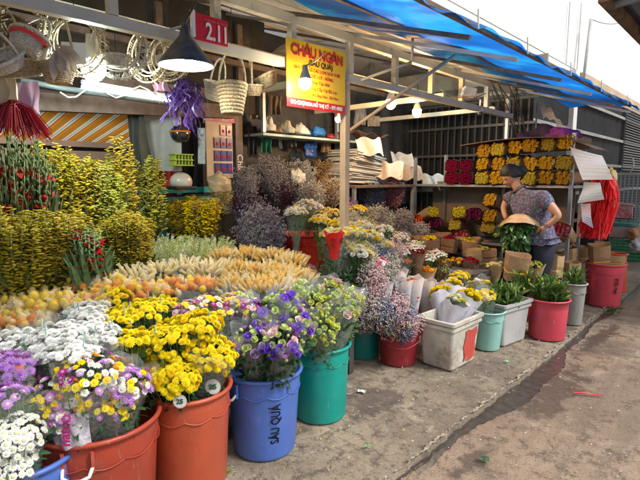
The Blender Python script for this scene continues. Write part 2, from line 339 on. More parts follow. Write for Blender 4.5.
# dark louvred corrugated fence on the lane
fn = thing('corrugated_fence', 'dark corrugated metal fence with pale rails beyond the stall', 'fence', (-2.96, 14, 0))
M_fd = mat('dark_corrugated_metal', (.035, .038, .042), .5, .4, var=.25, vs=3)
mb = MB(); y0, y1 = 7.2, 27
def cor(u, v):
    y = y0 + (y1 - y0) * u; return (-2.86 + .02 * (1 if int(u * 300) % 2 else -1), y, .02 + v * 3.12)
mb.sheet(cor, 300, 1); mb.build('corrugated_panel', M_fd, fn)
for z in (.55, 1.1, 1.68, 2.29, 2.85):
    mb = MB(); mb.box((-2.81, (y0 + y1) / 2, z), (.05, y1 - y0, .06)); mb.build('rail', mat('pale_rail', (.33, .33, .33), .6, var=.2), fn)
mb = MB(); a = PX(574, 100, -2.8); mb.box((-2.82, a.y, 1.7), (.12, .22, 3.3)); mb.build('post', M_white, fn)
mb = MB()
for k in range(26): mb.box((-2.76, 15.6, 1.6 + .065 * k), (.03, 3.0, .02), rot=Matrix.Rotation(R(25), 3, 'Y'))
mb.build('louvre', mat('grey_louvre', (.3, .32, .33), .5), fn)
# awning on the far side, its brown edge cuts the top right corner
aw = thing('street_awning', 'dark tin awning with a brown rusty edge reaching over the street', 'awning', (-1.4, 9, 3.3))
Xe = -1.5; za = PX(622, 17, Xe).z
mb = MB(); mb.sheet(lambda u, v: (Xe + 4.5 * u, 6.1 + 12 * v, za + .03 + .02 * math.sin(u * 150) + .35 * u), 120, 1); mb.build('tin_sheet', mat('dark_tin', (.09, .1, .11), .5, .5, var=.3), aw)
mb = MB(); mb.box((Xe, 12.1, za), (.1, 12, .1)); mb.build('edge_beam', mat('rusty_brown_beam', (.22, .12, .06), .8, var=.4, vs=6), aw)
mb = MB()
for k in range(9): mb.beam((Xe + .05, 6.4 + 1.4 * k, za - .02), (2.9, 6.4 + 1.4 * k, za + .3), .06)
mb.beam((Xe + .5, 6.1, za + .02), (Xe + .5, 18, za + .02), .05)
mb.build('roof_frame', M_steel, aw)
for k in (0, 1): mb = MB(); mb.box((2.8, 6.6 + 11 * k, za / 2 + .1), (.1, .1, za + .3)); mb.build('post', M_steel, aw)

# ================================================================ STALL FRAME AND ROOF
st = thing('stall_roof', 'market stall roof of corrugated sheets over a cream steel frame', 'roof', (-2.5, 3, 2.2))
YR = (-1.6, 6.06)
M_cor = mat('corrugated_roof_sheet', (.5, .42, .3), .6, var=.25, vs=2.5, c2=(.62, .6, .52), thr=.52, trans=.3, bump=.1)
mb = MB(); XA, XB = -1.72, -4.6
mb.sheet(lambda u, v: (XA + (XB - XA) * v, YR[0] + (YR[1] - YR[0]) * u, roofz(XA + (XB - XA) * v) + .05 + .012 * math.sin(u * 95 * 2 * math.pi)), 760, 3)
mb.build('corrugated_sheet', M_cor, st)
def rbeam(mb, X1, Y1, X2, Y2, w_, dz=-.02): mb.beam((X1, Y1, roofz(X1) + dz), (X2, Y2, roofz(X2) + dz), w_)
for X in (-1.16, -1.75, -2.4, -3.05, -3.75, -4.5):
    mb = MB(); rbeam(mb, X, YR[0], X, YR[1], .04 if X < -2 else .022); mb.build('purlin', M_rust if X > -1.8 else M_cream, st)
for k, Y in enumerate((-.9, -.1, .72, 1.52, 2.32, 2.93, 3.74, 4.53, 5.33, 6.03)):
    mb = MB(); rbeam(mb, -1.15, Y, -4.5, Y, .024,  -.085); mb.build('rafter', M_steel if k % 2 else M_rust, st)
# front truss: lower and upper chord with studs
XT = -2.4; Z1 = 2.145; Z2 = 2.43
for z, h in ((Z1, .055), (Z2, .06)):
    mb = MB(); mb.box((XT, 2.4, z), (.05, 7.2, h)); mb.build('truss_chord', M_cream, st)
mb = MB()
for k in range(12): mb.box((XT, -.7 + .6 * k, (Z1 + Z2) / 2), (.045, .045, Z2 - Z1 - .062))
mb.build('truss_stud', M_cream, st)
for X, z in ((-3.15, 2.4), (-3.9, 2.5)):
    mb = MB(); mb.box((X, 2.2, z), (.05, 7.4, .05)); mb.build('inner_beam', M_cream if X > -3.5 else M_rust, st)
for Y in (.55, 1.75, 2.95, 4.4, 5.6):
    mb = MB(); mb.box((-3.3, Y, 2.2), (1.75, .05, .05)); mb.build('cross_beam', M_cream if Y > 2 else M_rust, st)
# tan post at the truss
pp = PX(344.5, 115, XT)
def post(name, X, Y, h, m, lab, w_=.055):
    mb = MB(); mb.box((X, Y, h / 2), (w_, w_, h)); return tag(mb.build(name, m, None, bevel=.004), lab, 'post')
post('steel_post', XT + .005, pp.y, Z1 - .03, M_tanpost, 'tan painted square post beside the yellow shop sign')
post('steel_post', XT, -.9, Z1 - .03, M_cream, 'cream post holding the near end of the stall beam')
post('steel_post', XT, 5.9, Z1 - .03, M_steel, 'grey post at the far end of the stall beam behind the flower shelf', .04)
post('steel_post', -4.45, 5.9, 3.1, M_steel, 'grey post at the far rear corner of the stall roof', .05)
post('steel_post', -4.45, -.9, 3.1, M_steel, 'grey post at the near rear corner of the stall roof', .05)
a = PX(349, 131, XT + .02); b = PX(455, 58, -1.78)
mb = MB(); mb.tube([a, b + Vector((0, 0, .02))], .013, 8); mb.build('diagonal_strut', M_tanpost, st, True)
a = PX(361, 80, XT + .02); b = PX(412, 62, -2.05)
mb = MB(); mb.tube([a, b], .011, 8); mb.tube([b, (b.x, b.y, roofz(b.x))], .011, 8); mb.build('diagonal_strut', M_cream, st, True)
# blue tarpaulin over the outer strip of roof, sagging
M_tarp = mat('blue_tarpaulin', (.01, .16, .6), .45, var=.25, vs=3, trans=.65, bump=.5, bs=9, c2=(.02, .33, .8), thr=.5)
def tarp(u, v):
    X = -1.12 - 1.06 * v + (.03 * math.sin(u * 41) + .02 * math.sin(u * 97)) * (v > .96); Y = -1.7 + (8.05 + 1.15 * v ** 1.3) * u
    sag = -.02 * abs(math.sin(u * 10 * math.pi)) * math.sin(v * math.pi) - .012 * math.sin(Y * 4 + v * 5)
    edge_ = -.045 * v - .02 * (v ** 3) * (1 + math.sin(Y * 5.2)) - .05 * max(0, .08 - v) * 10 * (1 + .4 * math.sin(Y * 17))
    edge_ -= .06 * max(0, u - .85) * 6 * v
    return (X, Y, roofz(X) + .02 + sag + edge_)
mb = MB(); mb.sheet(tarp, 220, 24); tag(mb.build('blue_tarpaulin', M_tarp, None, True), 'bright blue tarpaulin stretched over the street edge of the stall roof', 'tarpaulin')
tt = thing('tarp_ties', 'short pale string ties along the outer tarpaulin edge', 'string', (-1.07, 2.7, 2.1))
for k in range(7): 
    y = .6 + .83 * k + J(.2); mb = MB(); mb.tube([(-1.085 + J(.006), y, roofz(-1.1) - .05), (-1.095, y + .01, roofz(-1.1) + .045)], .004, 4); mb.build('tie', mat('pale_string', (.6, .58, .5), .7), tt)

# ---------------------------------------------------------------- rear walls, left back aisle
M_bplas = mat('black_plastic_sheet', (.045, .047, .05), .28, var=.3, vs=3, bump=.9, bs=5, spec=.6)
bw = thing('rear_partition', 'dark partition closing the rear of the flower stall', 'wall', (-4.25, 4.9, 0))
mb = MB(); mb.box((-4.27, 4.95, 1.3), (.04, 3.5, 2.6)); mb.build('board', mat('dark_board', (.042, .038, .034), .7, var=.4), bw)
mb = MB(); mb.sheet(lambda u, v: (-4.2 + .03 * math.sin(9 * u + 3 * v) + .02 * math.sin(31 * u), 4.75 + 1.85 * u, 1.0 + 1.6 * v), 40, 12); mb.build('plastic_sheet', M_bplas, bw, True)
dp = PX(238, 150, -4.1)
mb = MB(); mb.box((-4.12, dp.y, 1.2), (.09, .09, 2.4)); pl = tag(mb.build('dark_pillar', mat('dark_painted_post', (.05, .03, .03), .5, var=.3), None), 'dark narrow pillar with white lettering beside the pouch board', 'pillar')
text('Chloe', .1, mat('lettering_white', (.75, .72, .75), .6), pl, Matrix.Translation((.048, -.0, 1.52)) @ face((0, 0, -1), (0, 1, 0)))
# barred steel gate at the far end
gt = thing('barred_gate', 'dark barred metal gate behind the shelf of yellow bunches', 'gate', (-3.2, 6.6, 0))
M_bar = mat('dark_bars', (.05, .05, .052), .5, .5)
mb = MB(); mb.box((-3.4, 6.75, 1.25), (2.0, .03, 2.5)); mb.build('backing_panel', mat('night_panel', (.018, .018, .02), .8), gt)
mb = MB()
for k in range(19): mb.box((-4.2 + .105 * k, 6.62, 1.25), (.016, .016, 2.4))
mb.build('bars', mat('grey_bars', (.12, .12, .125), .5, .5), gt)
for z in (.6, 1.2, 1.72, 2.12, 2.45): mb = MB(); mb.box((-3.3, 6.6, z), (2.0, .02, .035)); mb.build('cross_bar', mat('grey_bars2', (.16, .16, .165), .5, .5), gt)
# white fascia under the far roof
mb = MB(); mb.box((-3.2, 6.3, 2.75), (2.2, .04, .28)); mb.box((-2.9, 6.35, 2.5), (1.3, .04, .05)); tag(mb.build('fascia_board', mat('grubby_cream_board', (.5, .48, .4), .7, var=.2, vs=5, c2=(.28, .24, .18), thr=.55), None), 'grubby cream board under the far end of the roof', 'board')
# dark boards added over the stall's rear, left half, to block the bright background
va = thing('rear_valance', 'dark brown boards added to shut out the bright rear behind the hanging baskets', 'boards', (-3.95, 1, 2.0))
zv = PX(120, 98, -3.95).z
mb = MB(); mb.box((-3.97, .8, (zv + 2.98) / 2), (.03, 5.2, 2.98 - zv)); mb.build('board', mat('sooty_boards', (.025, .021, .018), .8, var=.5, vs=4, c2=(.065, .05, .036), thr=.58), va)  # near-black tone chosen to deepen the darkness behind the baskets
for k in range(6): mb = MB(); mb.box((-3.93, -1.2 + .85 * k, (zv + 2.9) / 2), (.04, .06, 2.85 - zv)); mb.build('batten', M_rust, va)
rl = thing('rear_canopy', 'dark sheet added over the rear aisle to shut out skylight behind the stall', 'canopy', (-5.5, 1.5, 2.9))
mb = MB(); mb.sheet(lambda u, v: (-4.62 - .7 * u, -2 + 8 * v, 3.14 + .1 * math.sin(u * 3) - .2 * u), 8, 12); mb.build('sheet', mat('canopy_dark', (.1, .09, .08), .7, trans=.2), rl, True)  # sheet added to hide bright sky, kept narrow so skylight reaches the awning
# left rear aisle: beige wall, striped awning, clothes
aw2 = thing('rear_aisle_wall', 'sunlit beige wall glimpsed behind the tall yellow flower spikes', 'wall', (-8, 2, 0))
mb = MB(); mb.box((-8.0, 2.2, 1.6), (.1, 12, 3.2)); mb.build('plaster', mat('beige_plaster', (.34, .24, .17), .8, var=.15, vs=2), aw2)
mb = MB(); mb.box((-7.9, 1.6, 2.45), (.05, 12, .5)); mb.build('dark_lintel', mat('dark_lintel', (.05, .045, .04), .7), aw2)
def stripes():
    m = bpy.data.materials.new('striped_canvas'); m.use_nodes = True; n = m.node_tree.nodes; l = m.node_tree.links; b = n['Principled BSDF']
    g = n.new('ShaderNodeNewGeometry'); sx = n.new('ShaderNodeSeparateXYZ'); l.new(g.outputs['Position'], sx.inputs[0])
    f = n.new('ShaderNodeMath'); f.operation = 'MULTIPLY'; f.inputs[1].default_value = 5.2; l.new(sx.outputs[1], f.inputs[0])
    fr = n.new('ShaderNodeMath'); fr.operation = 'FRACT'; l.new(f.outputs[0], fr.inputs[0])
    cr = n.new('ShaderNodeValToRGB'); cr.color_ramp.interpolation = 'CONSTANT'; e = cr.color_ramp.elements
    e[0].position = 0; e[0].color = (.55, .24, .03, 1); e[1].position = .42; e[1].color = (.85, .8, .68, 1)
    for p, c in ((.55, (.25, .5, .4, 1)), (.64, (.85, .8, .68, 1)), (.75, (.5, .16, .03, 1)), (.85, (.75, .3, .03, 1))): q = e.new(p); q.color = c
    l.new(fr.outputs[0], cr.inputs[0]); l.new(cr.outputs[0], b.inputs['Base Color']); b.inputs['Roughness'].default_value = .8
    tr = n.new('ShaderNodeBsdfTranslucent'); l.new(cr.outputs[0], tr.inputs[0]); ms = n.new('ShaderNodeMixShader'); ms.inputs[0].default_value = .5
    l.new(b.outputs[0], ms.inputs[1]); l.new(tr.outputs[0], ms.inputs[2]); l.new(ms.outputs[0], n['Material Output'].inputs[0]); return m
a = PX(20, 133, -5.6)
mb = MB(); mb.sheet(lambda u, v: (-5.6 - 1.3 * v, -.6 + 4.4 * u, a.z + .31 - .27 * v - .012 * abs(math.sin(u * 22)) * (1 - v)), 60, 8)
so_ = tag(mb.build('striped_awning', stripes(), None, True), 'orange, white and green striped canvas awning behind the flower spikes', 'awning')
mb = MB(); mb.box((-6.9, 1.4, a.z - .06), (.05, 4.2, .05)); mb.box((-5.6, -.5, a.z / 2), (.05, .05, a.z)); mb.box((-5.6, 3.4, a.z / 2), (.05, .05, a.z)); tag(mb.build('awning_frame', M_dark, None), 'dark tube frame carrying the striped canvas awning', 'frame')
# ================================================================ BLOSSOM KINDS (unit size, shared by many linked objects)
def pring(mb, n, r0, r1, w, z0, z1, curl=0., ph=0., jit=.08):
    for k in range(n):
        a = 2 * math.pi * (k + ph) / n + J(jit); ca, sa = math.cos(a), math.sin(a); rm = r0 + (r1 - r0) * .62; zm = z0 + (z1 - z0) * .5 + curl; re = r1 * (1 + J(jit)); ze = z1 + J(jit * .6)
        def p(r, s, z): return (r * ca - s * sa, r * sa + s * ca, z)
        mb.add([p(r0, -w * .3, z0), p(r0, w * .3, z0), p(rm, w * .5, zm), p(rm, -w * .5, zm), p(re, 0, ze), p(rm, 0, zm - w * .12), p(r0, 0, z0 - w * .1)],
               [(0, 6, 5, 3), (6, 1, 2, 5), (3, 5, 4), (5, 2, 4)])
_h = {}
def head(kind, m, m2=None):
    key = (kind, m.name, m2.name if m2 else '')
    if key in _h: return _h[key]
    mb = MB(); ms = [m, m2 or m]; rs = random.getstate(); random.seed(hash(kind) % 97 if False else len(kind) * 13)
    if kind == 'mum':
        pring(mb, 17, .2, 1, .34, .0, .08, .12); pring(mb, 14, .18, .84, .33, .12, .32, .12, .5); pring(mb, 11, .12, .62, .3, .25, .52, .1); pring(mb, 8, .05, .4, .26, .38, .64, .06, .3)
        mb.ell((0, 0, .4), (.22, .22, .22), 6, 4)
    elif kind == 'button':
        pring(mb, 15, .25, 1, .36, .05, .0, .14); pring(mb, 12, .2, .78, .36, .14, .2, .14, .5); mb.cur = 1; mb.ell((0, 0, .2), (.4, .4, .2), 8, 4)
    elif kind == 'aster':
        pring(mb, 20, .15, 1, .2, .1, .45, .02); pring(mb, 16, .12, .85, .2, .15, .62, .02, .5); pring(mb, 12, .1, .6, .2, .2, .7, .02); mb.cur = 1; mb.ell((0, 0, .3), (.25, .25, .2), 6, 4)
    elif kind in ('rose', 'lisi'):
        rings = ((5, .1, .55, .9, .0, .95, .1), (5, .1, .8, 1.1, -.05, .85, -.1), (6, .1, 1.05, 1.1, -.1, .55, -.05)) if kind == 'rose' else ((4, .08, .5, .8, .0, 1.0, .1), (5, .08, .85, 1.2, -.05, .95, -.15), (6, .1, 1.25, 1.25, -.1, .7, -.1))
        for j, (n, r0, r1, w_, z0, z1, cu) in enumerate(rings):
            for k in range(n):
                a0 = 2 * math.pi * (k + .5 * j) / n
                def pf(u, v):
                    aa = a0 + (u - .5) * w_ * 1.9 / max(.5, .4 + r1 * .6) * (.35 + .65 * math.sin(math.pi * min(1, v * .8 + .1)))
                    r = r0 + (r1 - r0) * (v ** .7) + .06 * math.sin(u * 19 + k) * v; return (r * math.cos(aa), r * math.sin(aa), z0 + (z1 - z0) * v + .07 * math.sin(u * 13 + k) * v - (.22 * v * v if j == 2 else 0))
                mb.sheet(pf, 4, 3)
        mb.cur = 1; mb.ell((0, 0, .3), (.3, .3, .45), 6, 4)
    elif kind == 'bud':
        mb.ell((0, 0, .5), (.62, .62, .9), 8, 6)
        for k in range(5): a = k * 1.256; mb.add([(0, 0, -.3), (.5 * math.cos(a - .5), .5 * math.sin(a - .5), -.05), (.72 * math.cos(a), .72 * math.sin(a), .7), (.5 * math.cos(a + .5), .5 * math.sin(a + .5), -.05)], [(0, 1, 2), (0, 2, 3)])
    elif kind == 'net':       # a bud in a foam net sleeve gathered to a tuft
        mb.ell((0, 0, .3), (.74, .74, 1.0), 9, 6); mb.cur = 1
        mb.lathe([(.3, -1.1), (.8, -.45), (.94, .15), (.82, .75), (.42, 1.2), (.24, 1.45), (.4, 1.95)], 10, wob=lambda a, j: 1 + .09 * math.sin(a * 5 + j * 1.3))
    elif kind == 'netcone':   # taller pointed sleeve
        mb.ell((0, 0, .5), (.42, .42, 1.2), 8, 6); mb.cur = 1
        mb.lathe([(.25, -1.2), (.48, -.2), (.52, .6), (.38, 1.5), (.3, 1.9), (.46, 2.5)], 9, wob=lambda a, j: 1 + .13 * math.sin(a * 4 + j * 1.1))
    elif kind == 'spike':     # flowering spike, z 0..1, small buds in a spiral
        mb.cur = 1; mb.tube([(0, 0, 0), (J(.01), J(.01), .5), (J(.02), J(.02), 1)], [.006, .005, .002], 4); mb.cur = 0
        for k in range(70):
            t = (k + J(.8)) / 69; t = max(0, min(1, t)); z = .26 + .74 * t; a = k * 2.4 + J(1.3); r = .036 * (1 - .72 * t ** 1.6) * random.uniform(.4, 1.2); s = .0165 * (1 - .5 * t) * random.uniform(.6, 1.35)
            d = Vector((math.cos(a), math.sin(a), .7 + J(.6))); mb.ell((r * d.x, r * d.y, z), (s * .72, s * .72, s * 1.9), 5, 3, rot=basis(d))
        mb.cur = 1
        for k in range(7): a = k * 2.2; mb.leaf((0, 0, .08 + .05 * k), (math.cos(a) * .35, math.sin(a) * .35, 1), .26, .018, droop=.1)
    elif kind == 'glad':      # gladiolus spike: long sheath leaves and closed green buds, small coloured tips
        mb.cur = 1; mb.tube([(0, 0, 0), (0, 0, 1)], [.008, .003], 4)
        for k in range(13):
            t = k / 12; z = .45 + .53 * t; sg = 1 if k % 2 else -1; s = 1 - .6 * t
            mb.ell((sg * .014 * s, 0, z), (.013 * s, .013 * s, .045 * s), 5, 4, rot=basis((sg * .35, J(.1), 1)))
        mb.cur = 0
        for k in range(4): sg = 1 if k % 2 else -1; mb.ell((sg * .024, 0, .5 + .05 * k), (.013, .013, .024), 5, 3, rot=basis((sg * .6, 0, 1)))
        mb.cur = 1
        for k in range(4): mb.leaf((0, 0, .05), (J(.14), J(.14), 1), .7, .03, droop=.05)
    elif kind == 'sprig':     # thin branching sprig with tiny florets
        mb.cur = 1; mb.tube([(0, 0, 0), (0, 0, .6)], [.006, .003], 3, False)
        tips = []
        for k in range(16):
            a = k * 2.4; z = .25 + .4 * (k / 16); e = Vector((math.cos(a) * (.1 + J(.05)), math.sin(a) * (.1 + J(.05)), z + .3 + J(.08))); mb.tube([(0, 0, z), e], .0022, 3, False); tips.append(e); tips.append(Vector((0, 0, z)).lerp(e, .6) + JV(.03))
        mb.cur = 0
        for e in tips:
            for q in range(5): p = e + JV(.034); s = .0135; mb.ell(p, (s, s, s), 4, 3)
    elif kind == 'bristle':   # thin pointed feathery branch
        mb.cur = 1; mb.tube([(0, 0, 0), (0, 0, .98)], [.007, .002], 3, False); mb.cur = 0
        for k in range(60):
            z = .2 + .8 * k / 60; a = k * 2.4; d = Vector((math.cos(a), math.sin(a), 1.1)); L = .13 * (1 - .6 * k / 60); mb.leaf((0, 0, z), d, L, .014, droop=0)
    me = mb.mesh(kind + '_' + m.name, ms, None, kind not in ()); random.setstate(rs); _h[key] = me; return me

C_yel = petal('yellow', (.86, .7, .01), .3, .05); C_yel2 = petal('deep_yellow', (.85, .58, .01)); C_white = petal('white', (.84, .84, .8), .3, .04); C_cream = petal('cream', (.86, .78, .42))
C_lil = petal('lilac', (.5, .25, .58)); C_mag = petal('magenta', (.42, .02, .2)); C_pink = petal('pink', (.78, .35, .45)); C_palep = petal('pale_pink', (.82, .6, .62))
C_pur = petal('purple', (.22, .1, .62)); C_or = petal('orange', (.85, .27, .02)); C_peach = petal('peach', (.92, .69, .23)); C_cone = petal('golden_orange', (.93, .6, .12)); C_red = petal('red', (.65, .012, .015))
C_grn = petal('green_white', (.58, .68, .25)); C_lime = petal('lime', (.6, .62, .12)); C_gold = petal('gold_bud', (.43, .35, .02), .2); C_golden = petal('golden_bud', (.6, .45, .05), .2)
C_ctr = petal('centre_green', (.72, .74, .42)); C_grey = petal('grey_dry', (.33, .31, .33), .1); C_viol = petal('violet_dry', (.22, .18, .27), .1); C_rosed = petal('rose_dry', (.45, .2, .25), .15)
C_blue = petal('dusty_blue', (.2, .28, .5)); C_dkp = petal('dark_plum', (.08, .02, .06)); C_wdry = petal('white_dry', (.62, .6, .52)); C_tandry = petal('tan_dry', (.45, .3, .15)); C_crim = petal('crimson', (.38, .01, .05))
M_net = mat('foam_net', (.95, .74, .3), .6, alpha=.26, trans=.4, var=.06); M_netw = mat('foam_net_white', (.95, .86, .62), .6, alpha=.6, trans=.4, var=.06)
M_neto = mat('foam_net_peach', (.95, .76, .34), .6, alpha=.4, trans=.4, var=.06)
M_dry = mat('dry_stem', (.16, .14, .11), .8, var=.2, objv=.15)
H = dict(
    ymum=(head('mum', C_yel), .02), ymum2=(head('mum', C_yel2), .019), wmum=(head('mum', C_white), .02), wbut=(head('button', C_white, C_ctr), .016), ybut=(head('button', C_yel, C_yel2), .016),
    lbut=(head('button', C_lil, C_palep), .016), mbut=(head('button', C_mag, C_lil), .016), obut=(head('button', C_or, C_yel2), .016), pbut=(head('button', C_palep, C_pink), .016), last=(head('aster', C_lil, C_pur), .022),
    rast=(head('aster', C_or, C_red), .02), plis=(head('lisi', C_pur, C_lil), .023), llis=(head('lisi', C_lil, C_pur), .021), wlis=(head('lisi', C_palep, C_grn), .021), glis=(head('rose', C_grn, C_lime), .019),
    gbud=(head('bud', C_grn), .014), lbud=(head('bud', C_lime), .015), crose=(head('rose', C_cream, C_yel), .02), yrose=(head('rose', C_yel, C_yel2), .02), wrose=(head('rose', C_white, C_cream), .02), rrose=(head('rose', C_red), .021),
    prose=(head('rose', C_pink), .02), lrose=(head('rose', C_lime, C_cream), .019), orose=(head('rose', C_or, C_yel2), .02), dkrose=(head('rose', C_crim), .02),
    nety=(head('net', C_yel, M_net), .021), neto=(head('net', C_or, M_net), .02), netp=(head('net', C_peach, M_netw), .02), netc=(head('netcone', C_peach, M_net), .018), netco=(head('netcone', C_cone, M_neto), .018), netcw=(head('netcone', C_cream, M_netw), .019), ypom=(head('mum', C_yel2), .024))

def dome(n, Rr, axis, top, k_dome, jit=.25):
    axis = Vector(axis).normalized(); B = basis(axis); out = []; ph = random.uniform(0, 6.28)
    for i in range(n):
        rr = math.sqrt((i + .5) / n); a = i * 2.39996 + ph; rad = B @ Vector((math.cos(a), math.sin(a), 0))
        p = top + rad * rr * Rr + axis * (k_dome * Rr * (1 - rr * rr)) + JV(Rr * jit / math.sqrt(n) * 1.2)
        nn = (axis + rad * rr * (.5 + k_dome)).normalized(); out.append((p, nn + JV(.32), rr))
    return out
def wrapper(mb, base, top, r0, r1, n=26, frill=.12, over=.0, flat=1.):
    ax = (top - base); L = ax.length; B = basis(ax); ph = random.uniform(0, 6)
    prof = [(r0, 0), (r0 * 1.15, L * .25), (r0 + (r1 - r0) * .55, L * .6), (r1 * .92, L * .9), (r1 * 1.06, L * (1.0 + over))]
    def wb(a, j): return 1 + (frill * (j / 4) * (.6 * math.sin(a * 5 + ph) + .4 * math.sin(a * 11 + 2 * ph)))
    V = []; F = []; 
    for j, (r_, z) in enumerate(prof):
        for k in range(n):
            a = 2 * math.pi * k / n; q = wb(a, j); zz = z + (r1 * .18 * math.sin(a * 3 + ph) + r1 * .1 * math.sin(a * 7 + ph) if j == 4 else 0)
            V.append(base + B @ Vector((r_ * q * math.cos(a), r_ * q * math.sin(a) * flat, zz)))
    for j in range(4):
        for k in range(n): k2 = (k + 1) % n; F.append((j * n + k, j * n + k2, (j + 1) * n + k2, (j + 1) * n + k))
    mb.add(V, F)
def bouquet(name, label, cat, base, top, Rr, n, kinds, group=None, kd=.45, leaf=(M_leaf, 30, .05, .016), wrap=M_cello, hs=1., merged=False, over=.05, tags=0, straws=0, hn='blossom', wr=1.0, stems=True, lay=1.):
    base = Vector(base); top = Vector(top); ax = top - base; L = ax.length; axn = ax.normalized()
    r = thing(name, label, cat, base, group); ks = [H[k] for k, c in kinds for _ in range(c)]
    D = dome(n, Rr, axn, top, kd); sb = MB(); mg = MB() if merged else None
    for i, (p, nn, rr) in enumerate(D):
        me, s = random.choice(ks); s = s * hs * random.uniform(.8, 1.18)
        p = p + axn * J(.012)
        inst(me, hn, r, p - base, nn, s)
        if stems and (i % 2 == 0 or n < 25): sb.tube([base + JV(.012), base.lerp(p, .6) + JV(.01), p], .0022, 3, False)
    if stems: sb.build('stems', M_stem, r)
    if leaf:
        lm, ln, ll, lw = leaf; lb = MB(); B = basis(axn)
        for i in range(int(ln * 1.8)):
            t = random.uniform(.45, .97); a = random.uniform(0, 6.28); q = random.uniform(.3, 1.0) * Rr * t; c = base.lerp(top, t) + B @ Vector((math.cos(a) * q, math.sin(a) * q, 0))
            lb.leaf(c, B @ Vector((math.cos(a), math.sin(a), random.uniform(.2, 1.4))), ll * random.uniform(.7, 1.3), lw * random.uniform(.8, 1.3))
        lb.build('leaves', lm, r)
    if wrap:
        wb_ = MB(); wrapper(wb_, base, top + axn * over, .03, Rr * 1.08 * wr); wb_.build('wrapper', wrap, r, True)
    for k in range(straws):   # printed white-and-green wrapper edge standing up between the blooms
        a = random.uniform(0, 6.28); c = top + basis(axn) @ Vector((math.cos(a) * Rr * .6, math.sin(a) * Rr * .6, 0)) + axn * kd * Rr * .5
        mb = MB(); d = Vector((J(.2), J(.2), 1)).normalized(); mb.beam(c - d * .02, c + d * .05, .006, .0012); mb.cur = 1; mb.beam(c - d * .02 + Vector((.002, -.001, 0)), c + d * .05 + Vector((.002, -.001, 0)), .0022, .0022); mb.build('wrapper_edge_strip', [M_white, mat('strip_green', (.05, .35, .25), .5)], r)
    return r

# ================================================================ CONTAINERS
def container(name, label, px, py, rx, z=0., r=.19, rb=None, h=.45, m=None, group=None, handle=None, wave=True, rim_at=None, lip=.012, cat='bucket', inside=True):
    """px,py: where the nearest foot touches the floor in the photo"""
    f = PZ(px, py, z) if rim_at is None else PZ(px, py, rim_at); d = Vector((f.x, f.y, 0)).normalized(); rb = rb or r * .84; rr = rb if rim_at is None else r
    c = Vector((f.x + d.x * rr, f.y + d.y * rr, z)); t = thing(name, label, cat, c, group); mb = MB(); th = .006
    prof = [(rb * .97, 0), (rb, .012), (rb + (r - rb) * .72, h * .74), (rb + (r - rb) * .78, h * .76)]
    if wave: prof += [(r * .985, h * .80), (r * .985, h * .93)]
    prof += [(r * .99, h * .955), (r + lip, h * .965), (r + lip * 1.25, h * .985), (r + lip, h), (r + lip * .2, h + .002), (r - th, h * .985), (rb - th, .02)]
    mb.lathe(prof, 56, c, wob=(lambda a, j: 1 + (.004 * math.sin(a * 9) if wave and j in (3, 4) else 0)))
    mb.add([c + Vector(((rb - th) * math.cos(2 * math.pi * k / 40), (rb - th) * math.sin(2 * math.pi * k / 40), .02)) for k in range(40)], [tuple(range(40))])
    if wave:   # moulded scallop line under the rim
        pts = [c + Vector(((r * .972 + .004) * math.cos(a), (r * .972 + .004) * math.sin(a), h * (.80 - .035 * abs(math.sin(a * 5))))) for a in [2 * math.pi * k / 120 for k in range(121)]]
        mb.tube(pts, .0028, 4, False)
    mb.build('body', m, t, True)
    if handle:
        ang, hc = handle; hb = MB(); rh = r + lip; a0 = R(ang); tn = Vector((-math.sin(a0), math.cos(a0), 0)); nr = Vector((math.cos(a0), math.sin(a0), 0))
        if hc == 'bail':
            pts = [c + nr * (rh * math.cos(t_ * 1.35) + .01) + tn * rh * math.sin(t_ * 1.35) + Vector((0, 0, h * .93 - .11 * (1 - t_ * t_))) for t_ in [k / 12 - 1 for k in range(25)]]
            hb.tube(pts, .004, 6); hb.build('handle', m, t, True)
        else:
            o_ = c + nr * (rh - .004) + Vector((0, 0, h * .80)); zz = Vector((0, 0, 1))
            hb.tube([o_ - tn * .05 + zz * .01, o_ - tn * .045 - zz * .012 + nr * .02, o_ - tn * .02 - zz * .02 + nr * .03, o_ + tn * .02 - zz * .02 + nr * .03, o_ + tn * .045 - zz * .012 + nr * .02, o_ + tn * .05 + zz * .01], .007, 6)
            hb.build('handle', M_whitep, t, True)
            for s in (-1, 1): bb = MB(); bb.box(c + nr * (rh - .006) + tn * s * .05 + zz * h * .86, (.012, .012, h * .16)); bb.build('handle_bracket', m, t)
    return t, c
P_or = plastic('brick_orange', (.37, .052, .028)); P_or2 = plastic('light_orange', (.45, .08, .035)); P_bl = plastic('blue', (.075, .16, .52)); P_te = plastic('teal', (.0, .3, .25)); P_dte = plastic('dark_teal', (.0, .16, .15))
P_cr = plastic('crimson', (.3, .02, .03)); P_pk = plastic('pink', (.62, .065, .1)); P_red = plastic('red', (.55, .03, .02)); P_dk = plastic('dark', (.025, .03, .04)); P_gr = plastic('grey', (.3, .3, .29)); P_lt = plastic('light_teal', (.28, .55, .5)); P_or3 = plastic('scarlet', (.65, .07, .02)); P_navy = plastic('navy', (.04, .06, .16))
P_grn = plastic('green', (.02, .22, .1)); P_dirtyw = mat('dirty_white_plastic', (.52, .49, .43), .5, var=.25, vs=7, c2=(.3, .24, .19), thr=.53, bump=.15, bs=30)
tA, cA = container('plastic_barrel', 'brick orange plastic barrel with white side handle, full of mixed button mums', 100, 441, 0, rim_at=.48, r=.225, rb=.19, h=.48, m=P_or, handle=(-40, 'grip'), group='big plastic barrels', cat='barrel')
tB, cB = container('plastic_barrel', 'light orange barrel full of yellow chrysanthemums, left of the blue barrel', 188, 402, 0, rim_at=.47, r=.19, rb=.165, h=.47, m=P_or2, group='big plastic barrels', cat='barrel')
